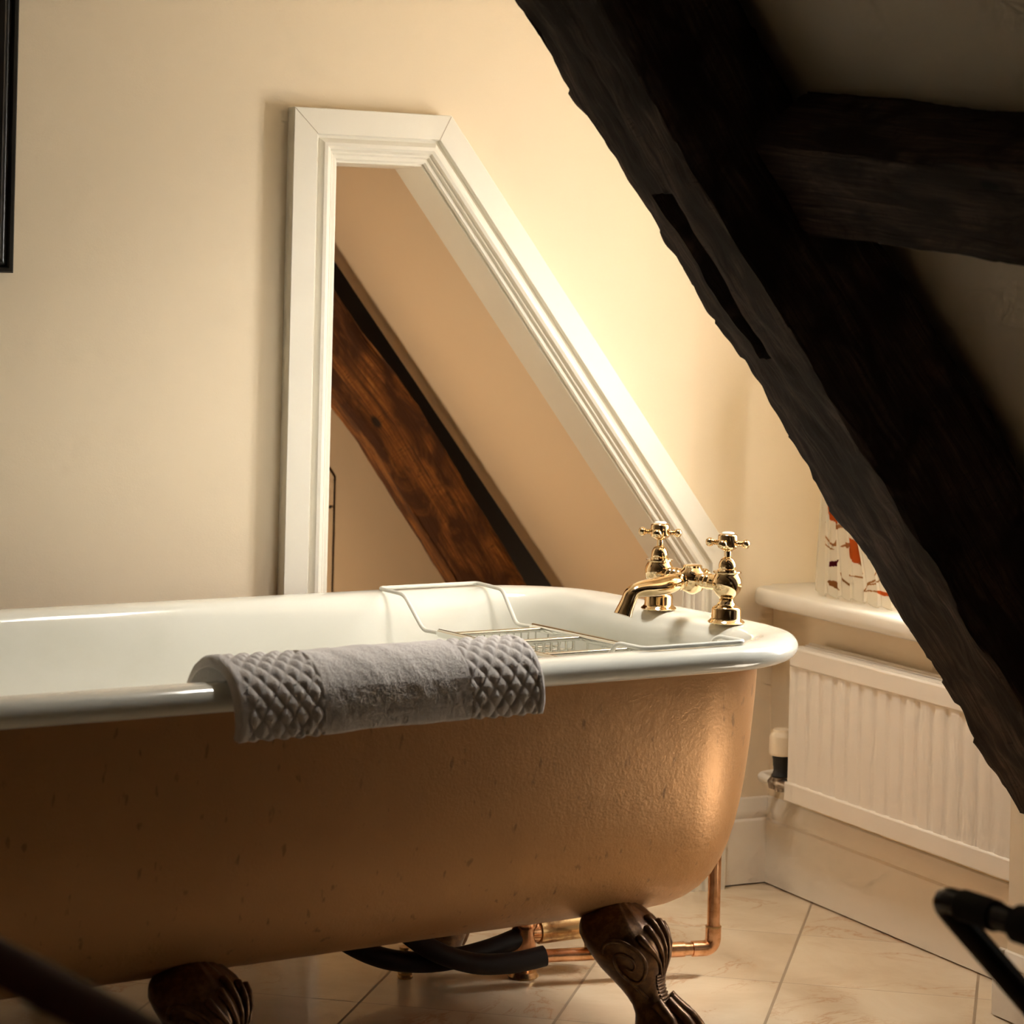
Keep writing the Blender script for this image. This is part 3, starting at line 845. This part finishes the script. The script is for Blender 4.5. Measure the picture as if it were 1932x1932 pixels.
# claw feet
def make_foot(side):
    """local: +o outwards, w sideways, z up; returns list of MBs"""
    prof = [  # z, o_back, o_front, halfwidth, power
        (0.000, 0.030, 0.080, 0.024), (0.008, 0.018, 0.098, 0.034), (0.025, 0.012, 0.108, 0.041), (0.042, 0.012, 0.106, 0.041), (0.058, 0.012, 0.092, 0.035), (0.070, 0.006, 0.072, 0.029),
        (0.082, -0.004, 0.056, 0.027), (0.094, -0.016, 0.050, 0.029), (0.108, -0.032, 0.048, 0.035), (0.122, -0.046, 0.050, 0.043), (0.138, -0.058, 0.053, 0.052), (0.154, -0.068, 0.052, 0.060), (0.170, -0.076, 0.046, 0.064),
        (0.185, -0.076, 0.034, 0.061), (0.198, -0.070, 0.018, 0.050), (0.210, -0.060, 0.002, 0.036), (0.217, -0.048, -0.012, 0.018)]
    n = 48; mb = MB(); rings = []
    def surf(z, a, lift=0.0):
        ob = interp(z, [p[0] for p in prof], [p[1] for p in prof]); of = interp(z, [p[0] for p in prof], [p[2] for p in prof]); hw = interp(z, [p[0] for p in prof], [p[3] for p in prof])
        c = (ob + of) / 2; r = (of - ob) / 2
        ca, sa = cos(a), sin(a)
        k = (abs(ca) ** 2.4 + abs(sa) ** 2.4) ** (-1 / 2.4)
        return Vector((c + (r + lift) * ca * k, (hw + lift) * sa * k, z))
    zs = np.concatenate([np.linspace(0, 0.075, 16), np.linspace(0.080, 0.217, 24)])
    for z in zs:
        ring = []
        for k in range(n):
            a = 2 * pi * k / n
            lift = 0
            if z > 0.115:      # fluted shell at the front
                lift += 0.0022 * cos(a * 14) * max(0, cos(a)) * min(1, (z - 0.115) / 0.03)
            ring.append(surf(z, a, lift))
        rings.append(ring)
    mb.loft(rings)
    orn = MB()
    # shell ribs
    for a in (-0.62, -0.31, 0.0, 0.31, 0.62):
        p = []; r = []
        for k in range(9):
            u = k / 8; z = 0.115 + (0.196 - 0.010 * abs(a) * 3 - 0.115) * u
            p.append(surf(z, a * (0.25 + 0.95 * u), 0.0015)); r.append(0.0018 + 0.0050 * u ** 1.5)
        p.append(p[-1] + Vector((-0.002, 0, 0.003))); r.append(0.003)
        orn.tube(p, r, 8)
    # side volutes
    for sgn in (-1, 1):
        p = []; r = []
        for k in range(46):
            u = k / 45; ang = 0.4 + u * 3.6 * pi; rad_ = 0.035 * (1 - u) ** 0.9 + 0.004
            z = 0.135 + rad_ * sin(ang) * 1.05; aa = 1.28 + rad_ * cos(ang) * 15
            aa = min(max(aa, 0.75), 2.2)
            p.append(surf(min(max(z, 0.09), 0.19), sgn * aa, 0.001)); r.append(0.0036 * (1 - 0.45 * u))
        orn.tube(p, r, 8)
        p = [surf(z, sgn * (0.95 + 0.8 * sin((z - 0.07) * 16)), 0.0012) for z in np.linspace(0.085, 0.12, 10)]
        orn.tube(p, [0.0026] * 10, 8)
    # ringed spine down the ankle
    for k in range(9):
        z = 0.078 + k * 0.0048
        orn.tube([surf(z, a, 0.0006) for a in np.linspace(-0.45, 0.45, 7)], 0.0022, 6)
    # talons over the ball
    for a in (-1.15, -0.38, 0.38, 1.15):
        p = []; r = []
        for k in range(12):
            u = k / 11; z = 0.080 - 0.074 * u
            p.append(surf(z, a * (0.75 + 0.3 * u), 0.003)); r.append(0.0085 * (1 - 0.5 * u) + 0.001)
        orn.tube(p, r, 10)
    return mb, orn


def foot_matrix(s, side):
    t = -0.160 if side < 0 else 0.385
    ox = Vector((sin(radians(33)), side * cos(radians(33)), 0))
    wx = Vector((0, 0, 1)).cross(ox)
    return Matrix(((ox.x, wx.x, 0, s), (ox.y, wx.y, 0, t), (0, 0, 1, 0), (0, 0, 0, 1)))


body, orn = make_foot(-1)
foot0 = None
for (s, side) in ((-0.275, -1), (-0.960, -1), (-0.275, 1), (-0.960, 1)):
    s_ = s if side < 0 else s
    if foot0 is None:
        foot0 = body.build('claw_foot', 'bronze', bath, smooth=50); orn0 = orn.build('relief_ornament', 'bronze', foot0, smooth=60)
        f_ = foot0
    else:
        f_ = foot0.copy(); COL.objects.link(f_); f_.parent = bath
        o2 = orn0.copy(); COL.objects.link(o2); o2.parent = f_
    f_.matrix_parent_inverse = Matrix.Identity(4)
    f_.matrix_local = foot_matrix(s_, side)
foot0['label'] = 'dark bronze claw and ball foot with shell relief'

# ------------------------------------------------------------------ bath mixer tap
TZ = RZ - 0.0045
tap = empty('bath_mixer_tap', mtx=BMX @ Matrix.Translation((-0.028, 0.042, TZ + 0.0008)) @ Matrix.Diagonal((1, 1, 0.925, 1)))
tag(tap, 'polished brass bath mixer with two cross handles on the bath rim', 'tap')
HALF = 0.090


def cross_handle(cy):
    """hub, four arms with ball ends, porcelain cap"""
    hub = MB().lathe([(0, 0.121), (0.0070, 0.121), (0.0100, 0.1235), (0.0145, 0.1262), (0.0155, 0.129), (0.0155, 0.1460), (0.0146, 0.1488), (0.0115, 0.1505), (0, 0.1505)], (0, cy, 0), n=40)
    for k in range(4):
        a = radians(38) + k * pi / 2 + (0.1 if cy > 0 else -0.05)
        d = (cos(a), sin(a), 0)
        hub.lathe([(0, 0.010), (0.0040, 0.010), (0.0030, 0.016), (0.0050, 0.0180), (0.0034, 0.0198), (0.0048, 0.0212), (0.0034, 0.0228), (0.0056, 0.0245), (0.0072, 0.0270), (0.0077, 0.0298), (0.0070, 0.0328), (0.0044, 0.0350), (0, 0.0357)],
                  (0, cy, 0.1345), d, 20)
    return hub


for nm, cy in (('hot', -HALF), ('cold', HALF)):
    pb = MB().lathe([(0, 0), (0.0285, 0), (0.0290, 0.0015), (0.0275, 0.0035), (0.0245, 0.0060), (0.0232, 0.009), (0.0230, 0.0225), (0.0220, 0.0255), (0.0190, 0.0280), (0.0150, 0.0300), (0.0140, 0.0325), (0.0115, 0.0355), (0.0105, 0.039), (0, 0.039)], (0, cy, 0), n=48)
    base = pb.build('base', 'brass', tap, smooth=50)
    b = MB().lathe([(0, 0.037), (0.0108, 0.037), (0.0125, 0.0385), (0.0108, 0.040), (0.0125, 0.0425), (0.0175, 0.048), (0.0212, 0.054), (0.0232, 0.061), (0.0235, 0.068), (0.0222, 0.075), (0.0200, 0.080), (0.0185, 0.0825), (0.0185, 0.0835),
                    (0.0215, 0.0840), (0.0222, 0.0855), (0.0215, 0.0870), (0.0150, 0.0873), (0.0150, 0.0905), (0.0135, 0.0915), (0.0138, 0.096), (0.0130, 0.101), (0.0105, 0.1065), (0.0070, 0.1105), (0.0052, 0.1115), (0.0052, 0.123), (0, 0.123)], (0, cy, 0), n=48)
    b.build('valve_body', 'brass', tap, smooth=45)
    h = cross_handle(cy).build('cross_handle', 'brass', tap, smooth=45)
    MB().lathe([(0, 0.1503), (0.0100, 0.1503), (0.0098, 0.1520), (0.0080, 0.1532), (0, 0.1536)], (0, cy, 0), n=32).build('porcelain_cap', 'porcelain', h, smooth=50)
# bridge
br = MB()
zb = 0.064
for sgn in (-1, 1):
    pr = [(0, 0.012), (0.011, 0.012), (0.0115, 0.024), (0.0095, 0.027), (0.0125, 0.030), (0.0135, 0.033), (0.0125, 0.036), (0.0098, 0.0385), (0.0128, 0.0415), (0.0138, 0.0445), (0.0128, 0.0475), (0.0098, 0.050), (0.0125, 0.053), (0.0135, 0.056), (0.0120, 0.060), (0.011, 0.075), (0, 0.075)]
    br.lathe(pr, (0, 0, zb), (0, sgn, 0), 32)
br.lathe([(0, 0.036), (0.006, 0.038), (0.016, 0.044), (0.0215, 0.052), (0.0235, 0.060), (0.0232, 0.068), (0.0205, 0.075), (0.0165, 0.080), (0.0145, 0.083), (0, 0.083)], (0, 0, 0), n=40)
br.lathe([(0, 0.081), (0.0150, 0.081), (0.0152, 0.0865), (0.0135, 0.088), (0, 0.088)], (0, 0, 0), n=8)
br.lathe([(0, 0.012), (0.012, 0.012), (0.013, 0.02), (0.016, 0.022), (0.016, 0.026), (0.010, 0.030), (0, 0.031)], (0, 0, zb), (1, 0, 0), 24)
br.build('bridge', 'brass', tap, smooth=45)
# spout
sp = MB()
pth = [(-0.012, 0, zb - 0.002), (-0.026, 0, zb - 0.003), (-0.036, 0, zb - 0.005), (-0.050, 0, zb - 0.008), (-0.070, 0, zb - 0.011), (-0.090, 0, zb - 0.0125), (-0.106, 0, zb - 0.0145), (-0.118, 0, zb - 0.021), (-0.125, 0, zb - 0.035), (-0.131, 0, zb - 0.048), (-0.134, 0, zb - 0.056)]
rr = [0.0125, 0.0135, 0.0180, 0.0200, 0.0195, 0.0180, 0.0155, 0.0138, 0.0138, 0.0152, 0.0165]
pp = []; rr2 = []
for i in range(61):
    u = i / 60 * (len(pth) - 1); k = min(int(u), len(pth) - 2); f = u - k
    def cr(idx):
        g = lambda q: np.array(pth[min(max(q, 0), len(pth) - 1)] + (rr[min(max(q, 0), len(pth) - 1)],))
        return 0.5 * ((2 * g(idx)) + (-g(idx - 1) + g(idx + 1)) * f + (2 * g(idx - 1) - 5 * g(idx) + 4 * g(idx + 1) - g(idx + 2)) * f * f + (-g(idx - 1) + 3 * g(idx) - 3 * g(idx + 1) + g(idx + 2)) * f ** 3)
    w = cr(k); pp.append(w[:3]); rr2.append(float(w[3]))
sp.tube(pp, rr2, 32, flat=(0.82, 1.0))
sp.lathe([(0, 0), (0.0150, 0), (0.0165, 0.002), (0.0150, 0.004), (0.0150, 0.008), (0.0168, 0.0105), (0.0150, 0.013), (0, 0.013)], (-0.022, 0, zb - 0.003), (-1, 0, -0.1), 8)
sp.build('spout', 'brass', tap, smooth=50)

# ------------------------------------------------------------------ copper supply pipe, waste and hoses
pipe = empty('supply_pipe', (2.051, 3.396, 0.0)); tag(pipe, 'aged copper supply pipe with elbow beside the bath end', 'pipe')
TI = Matrix.Translation((-2.051, -3.396, 0))
px0 = Vector((2.056, 3.396, 0.046)); px1 = Vector((1.745, 3.455, 0.047))
dirp = (px1 - px0).normalized()
pth = rounded_path([px0 + Vector((0, 0, 0.47)), px0 + Vector((0, 0, 0.03)), px0, px0 + dirp * 0.03, px1], 0.018, 8)
pth = rounded_path([px0 + Vector((0, 0, 0.47)), px0, px1], 0.020, 10)
MB().tube(pth, 0.0105, 24).build('pipe_run', 'copper', pipe, matrix=TI, smooth=60)
MB().tube(rounded_path([px0 + Vector((0, 0, 0.036)), px0, px0 + dirp * 0.036], 0.022, 10), 0.0128, 24).build('elbow', 'copper', pipe, matrix=TI, smooth=60)
MB().tube([px0 + dirp * 0.050, px0 + dirp * 0.105], 0.0122, 24).build('coupling', 'copper', pipe, matrix=TI, smooth=60)
MB().tube([px0 + Vector((0, 0, 0.034)), px0 + Vector((0, 0, 0.037))], 0.0132, 24).build('collar', 'old_brass', pipe, matrix=TI, smooth=60)
MB().box((-0.004, -0.0125, 0), (0.004, 0.0125, 0.046), Matrix.Translation(px0 + dirp * 0.21 - Vector((0, 0, 0.012)) * 0 - Vector((0, 0, 0.0)))).build('pipe_clip', 'old_brass', pipe, matrix=TI)

trap = empty('waste_trap', (1.86, 3.42, 0.0)); tag(trap, 'tarnished brass waste trap under the bath behind the claw foot', 'waste trap')
WI = Matrix.Translation((-1.86, -3.42, 0))
mb = MB()
pth = rounded_path([(1.925, 3.495, 0.160), (1.925, 3.495, 0.078), (1.80, 3.505, 0.072), (1.79, 3.505, 0.072)], 0.035, 10)
mb.tube(pth, 0.021, 24)
mb.lathe([(0, 0), (0.025, 0), (0.026, 0.004), (0.026, 0.020), (0.022, 0.024), (0, 0.024)], (1.925, 3.495, 0.125), (0, 0, 1), 24)
mb.build('trap_bend', 'old_brass', trap, matrix=WI, smooth=50)
mb = MB().lathe([(0, 0.0), (0.018, 0.0), (0.020, 0.004), (0.020, 0.045), (0.023, 0.048), (0.023, 0.060), (0.019, 0.064), (0.019, 0.12), (0, 0.12)], (1.765, 3.505, 0.035), (0, 0, 1), 28)
mb.build('trap_bottle', 'copper', trap, matrix=WI, smooth=50)
MB().tube([(1.81, 3.505, 0.072), (1.775, 3.505, 0.072)], 0.018, 20).build('connector', 'copper', trap, matrix=WI, smooth=50)
MB().lathe([(0, 0), (0.024, 0), (0.026, 0.003), (0.022, 0.010), (0, 0.012)], (1.765, 3.505, 0.0), (0, 0, 1)).build('floor_flange', 'old_brass', trap, matrix=WI)
MB().tube([(1.765, 3.505, 0.0), (1.765, 3.505, 0.04)], 0.014, 20).build('outlet_pipe', 'copper', trap, matrix=WI)


def smooth_curve(P, n=40):
    P = [np.array(p, float) for p in P]; out = []
    for i in range(n + 1):
        u = i / n * (len(P) - 1); k = min(int(u), len(P) - 2); f = u - k
        g = lambda q: P[min(max(q, 0), len(P) - 1)]
        out.append(0.5 * ((2 * g(k)) + (-g(k - 1) + g(k + 1)) * f + (2 * g(k - 1) - 5 * g(k) + 4 * g(k + 1) - g(k + 2)) * f * f + (-g(k - 1) + 3 * g(k) - 3 * g(k + 1) + g(k + 2)) * f ** 3))
    return out


hc = smooth_curve([(1.762, 3.505, 0.066), (1.69, 3.500, 0.050), (1.60, 3.500, 0.042), (1.52, 3.520, 0.052), (1.46, 3.565, 0.085), (1.44, 3.62, 0.135)])
h1 = MB().tube(hc, 0.0165, 20).build('hose', 'rubber', smooth=60); tag(h1, 'dark flexible hose under the bath, the left sweeping one', 'hose')
hc = smooth_curve([(1.775, 3.450, 0.047), (1.72, 3.455, 0.040), (1.655, 3.462, 0.044), (1.59, 3.475, 0.068), (1.54, 3.50, 0.105), (1.51, 3.52, 0.14)])
h2 = MB().tube(hc, 0.0165, 20).build('hose', 'rubber', smooth=60); tag(h2, 'dark flexible hose joining the copper pipe behind the claw foot', 'hose')
fs = MB().lathe([(0, 0), (0.012, 0), (0.013, 0.003), (0.0115, 0.006), (0.0125, 0.009), (0.011, 0.012), (0.012, 0.016), (0.010, 0.03), (0.010, 0.05), (0, 0.05)], (1.585, 3.57, 0.0), n=24).build('pipe_stub', 'old_brass', smooth=40)
tag(fs, 'small brass pipe stub rising from the floor under the hoses', 'pipe stub')

# ------------------------------------------------------------------ bath rack
rack = empty('bath_rack', mtx=BMX); tag(rack, 'chrome wire bath rack with white arms resting across the bath', 'bath rack')
sr, sl = -0.165, -0.345
zr = 0.556
for s in (sr, sl):
    rl = MB(); rl.tube([(s, 0.295, zr), (s, -0.105, zr + 0.004)], 0.0054, 12, flat=(1.25, 0.8)); rl.build('side_rail', 'chrome', rack, smooth=60)
for (tt, label) in ((0.268, 0), (0.155, 0), (0.02, 0), (-0.085, 0)):
    MB().tube([(sl, tt, zr), (sr, tt, zr)], 0.0042, 12).build('crossbar', 'chrome', rack, smooth=60)
far_arm = rounded_path([(sl, 0.20, zr), (sl, 0.325, zr - 0.001), (sl - 0.003, 0.352, zr + 0.015), (sl - 0.010, 0.388, RZ - 0.004), (sl - 0.010, 0.476, RZ + 0.0035), (sl - 0.008, 0.494, RZ + 0.003), (sr + 0.004, 0.494, RZ + 0.003), (sr + 0.006, 0.476, RZ + 0.0035), (sr + 0.006, 0.388, RZ - 0.004), (sr + 0.003, 0.352, zr + 0.015), (sr, 0.325, zr - 0.001), (sr, 0.20, zr)], 0.012, 6)
far_arm = rounded_path([(sl, 0.300, zr), (sl, 0.345, zr - 0.002), (sl - 0.006, 0.400, RZ + 0.003), (sl - 0.008, 0.482, RZ + 0.0045), (sr + 0.006, 0.482, RZ + 0.0045), (sr + 0.005, 0.400, RZ + 0.003), (sr, 0.345, zr - 0.002), (sr, 0.300, zr)], 0.012, 6)
MB().tube(far_arm, 0.0034, 12).build('arm', 'white_coat', rack, smooth=60)['label'] = 'white coated wire arm'
for s in (sr, sl): MB().tube([(s, 0.345, zr - 0.001), (s, 0.26, zr)], 0.0028, 10).build('sliding_wire', 'chrome', rack, smooth=60)
near_arm = rounded_path([(sl, -0.10, zr + 0.003), (sl, -0.160, zr + 0.006), (sl, -0.205, RZ + 0.003), (sl, -0.272, RZ + 0.004), (sr - 0.0, -0.272, RZ + 0.004), (sr, -0.205, RZ + 0.003), (sr, -0.160, zr + 0.006), (sr, -0.10, zr + 0.003)], 0.012, 6)
MB().tube(near_arm, 0.0034, 12).build('arm', 'white_coat', rack, smooth=60)


def basket(t_a, t_b, dep, nw):
    m = MB(); zf = zr - dep
    # U wires running along t, spaced along s
    for k in range(nw):
        s = sl + 0.012 + (sr - sl - 0.024) * k / (nw - 1)
        m.tube(rounded_path([(s, t_a, zr), (s, t_a, zf), (s, t_b, zf), (s, t_b, zr)], 0.006, 4), 0.0017, 8)
    for j in range(3):
        tt = t_a + (t_b - t_a) * (j + 0.5) / 3
        m.tube(rounded_path([(sl, tt, zr), (sl, tt, zf + 0.002), (sr, tt, zf + 0.002), (sr, tt, zr)], 0.006, 4), 0.0017, 8)
    return m


basket(0.268, 0.157, 0.022, 12).build('wire_basket', 'chrome', rack, smooth=60)
basket(0.155, 0.022, 0.030, 12).build('wire_basket', 'chrome', rack, smooth=60)
basket(0.02, -0.083, 0.022, 12).build('wire_basket', 'chrome', rack, smooth=60)

# ------------------------------------------------------------------ towel over the near rim
TW = 0.462; s_a = -1.012
sec = [(-0.205, 0.548), (-0.2075, 0.575), (-0.215, 0.595), (-0.232, 0.609), (-0.252, 0.6135), (-0.275, 0.612), (-0.297, 0.603), (-0.311, 0.586), (-0.317, 0.562), (-0.318, 0.54), (-0.316, 0.518), (-0.312, 0.505)]
sec = [(-0.198, 0.562), (-0.203, 0.583), (-0.214, 0.603), (-0.232, 0.6145), (-0.252, 0.619), (-0.275, 0.6175), (-0.297, 0.6085), (-0.3125, 0.591), (-0.319, 0.570), (-0.3205, 0.556), (-0.319, 0.545), (-0.316, 0.538)]
sec = np.array(smooth_curve(sec, 120)); seg = np.r_[0, np.cumsum(np.linalg.norm(np.diff(sec, axis=0), axis=1))]; PL = seg[-1]
NS, NP = 360, 150
TH_ = 0.013   # cloth thickness, two plies


def sec_at(w):
    t = np.interp(w, seg, sec[:, 0]); z = np.interp(w, seg, sec[:, 1])
    e = 0.004
    t2 = np.interp(min(w + e, PL), seg, sec[:, 0]); z2 = np.interp(min(w + e, PL), seg, sec[:, 1]); t1 = np.interp(max(w - e, 0), seg, sec[:, 0]); z1 = np.interp(max(w - e, 0), seg, sec[:, 1])
    d = np.array([t2 - t1, z2 - z1]); d /= np.linalg.norm(d)
    return t, z, d[1], -d[0]     # normal pointing outwards from the rim


SC = [sec_at(PL * j / NP) for j in range(NP + 1)]
# orientation: outward normal must point away from rim centre (-0.26, 0.585)
for j, (t, z, nt, nz_) in enumerate(SC):
    if (t + 0.26) * nt + (z - 0.58) * nz_ < 0: SC[j] = (t, z, -nt, -nz_)
mb = MB(); rings = []
for i in range(NS + 1):
    u = i / NS * TW
    ends = min(1, min(u, TW - u) / 0.006)
    ez = sqrt(max(0.0, 1 - (1 - ends) ** 2))
    lean = 0.010 * (i / NS)            # the right end sits a little higher
    outer = []; inner = []
    for j in range(NP + 1):
        w = PL * j / NP; t, z, nt, nzz = SC[j]
        fe = min(1, min(w, PL - w) / 0.006); fz = sqrt(max(0.0, 1 - (1 - fe) ** 2))
        h = TH_ * (0.35 + 0.65 * min(ez, fz))
        uu = u / TW
        inwaf = (0.035 < u < 0.122) or (TW - 0.118 < u < TW - 0.012) or (0.012 < u <= 0.035)
        if (0.014 < u < 0.122) or (TW - 0.118 < u < TW - 0.010):
            a_ = (u + w * 0.9) / 0.0225; b2 = (u - w * 0.9) / 0.0225
            ww = abs(sin(pi * a_)) * abs(sin(pi * b2))
            h += 0.0052 * (ww ** 0.7) - 0.0022
            edge = min(abs(u - 0.122), abs(u - (TW - 0.118)), abs(u - 0.014), abs(u - TW + 0.010))
            h -= 0.0018 * math.exp(-(edge / 0.002) ** 2)
        else:
            h += 0.0010 + 0.0022 * nz(u * 16 + 3, w * 14, 1.0) + 0.0014 * nz(u * 38 - w * 22, w * 12, 2.0) + 0.0006 * nz(u * 120, w * 120, 5.0) + 0.0005 * nz(u * 330, w * 330, 6.0)
            if u <= 0.014: h += 0.0015
        drop = 0.004 * nz(u * 8, 3.3) * (w / PL)
        sh = (w / PL) * 0.0
        # hems lean: the left end swings towards the bath foot
        su = s_a + u + (0.006 * (1 - uu) * max(0, (w / PL - 0.35)) * 1.4) - 0.020 * (1 - uu) * max(0, 0.35 - w / PL)
        zz = z - drop + lean * (w / PL) * 0.6
        outer.append(Vector((su, t + nt * h, zz + nzz * h)))
        inner.append(Vector((su, t + nt * 0.0008, zz + nzz * 0.0008)))
    rings.append(outer + inner[::-1])
mb.loft(rings)
tw = mb.build('towel', 'towel', smooth=60, matrix=BMX)
tag(tw, 'folded white towel with diamond waffle ends draped over the bath rim', 'towel')

# ------------------------------------------------------------------ foreground: wooden rail (lower left)
rl = empty('wooden_stand', (0.36, 1.50, 0.0)); tag(rl, 'dark red-brown wooden rail crossing the bottom left corner, out of focus', 'wooden stand')
RI = Matrix.Translation((-0.36, -1.50, 0))
a = Vector((0.310, 1.80, 0.676)); b = Vector((0.400, 1.490, 0.670)); c_ = Vector((0.480, 1.14, 0.660))
MB().tube(smooth_curve([a, (0.357, 1.64, 0.674), b, (0.440, 1.31, 0.666), c_], 30), 0.0150, 20, flat=(0.85, 1.1)).build('top_rail', 'mahogany', rl, matrix=RI, smooth=60)
for q in (a, c_):
    MB().lathe([(0, 0), (0.017, 0), (0.018, 0.02), (0.012, 0.04), (0.015, 0.30), (0.012, 0.55), (0.017, 0.60), (0.014, 0.654), (0, 0.654)], (q.x, q.y, 0.0), n=20).build('leg', 'mahogany', rl, matrix=RI, smooth=60)
MB().tube([(a.x, a.y, 0.18), (c_.x, c_.y, 0.18)], 0.012, 16).build('stretcher', 'mahogany', rl, matrix=RI, smooth=60)

# ------------------------------------------------------------------ foreground: black tubular stand (lower right)
sd = empty('folding_stand', (1.46, 1.80, 0.0)); tag(sd, 'black tubular folding stand with bent corner at the right edge', 'folding stand')
SI = Matrix.Translation((-1.46, -1.80, 0))
A = Vector((1.388, 1.883, 0.540)); B = Vector((1.397, 1.765, 0.543)); Cc = Vector((1.462, 1.845, 0.448))
dT = (Vector((1.418, 1.60, 0.538)) - A).normalized(); dL = (Cc - A).normalized()
kk = 0.54 / -dL.z
legend = A + dL * (0.528 / -dL.z)
top2 = A + dT * 0.46
leg2 = top2 + dL * (0.528 / -dL.z)
pth = rounded_path([legend, A, top2, leg2 + Vector((0, 0, 0))], 0.022, 8)
MB().tube(pth, 0.0125, 24).build('tube_frame', 'black_tube', sd, matrix=SI, smooth=60)
MB().tube([A + dT * 0.034, A + dT * 0.078], 0.0148, 24).build('sleeve', 'sleeve', sd, matrix=SI, smooth=60)
MB().tube([A + dT * 0.108, A + dT * 0.26], 0.0175, 24).build('sleeve', 'sleeve', sd, matrix=SI, smooth=60)
# crossing legs
m_ = Vector((-dL.x, -dL.y, dL.z))
for q in (A + dT * 0.10, top2 - dT * 0.06):
    top = q + dL * 0.0
    hinge = q + dL * (0.27 / -dL.z)
    up = Vector((hinge.x + (hinge.x - q.x), hinge.y + (hinge.y - q.y), q.z)); 
for q in (legend, leg2):
    MB().lathe([(0, 0), (0.016, 0), (0.016, 0.012), (0.0135, 0.022), (0, 0.022)], (q.x, q.y, 0.0)).build('rubber_foot', 'sleeve', sd, matrix=SI)
MB().tube([A + dL * 0.45, top2 + dL * 0.45], 0.009, 16).build('brace', 'black_tube', sd, matrix=SI, smooth=60)
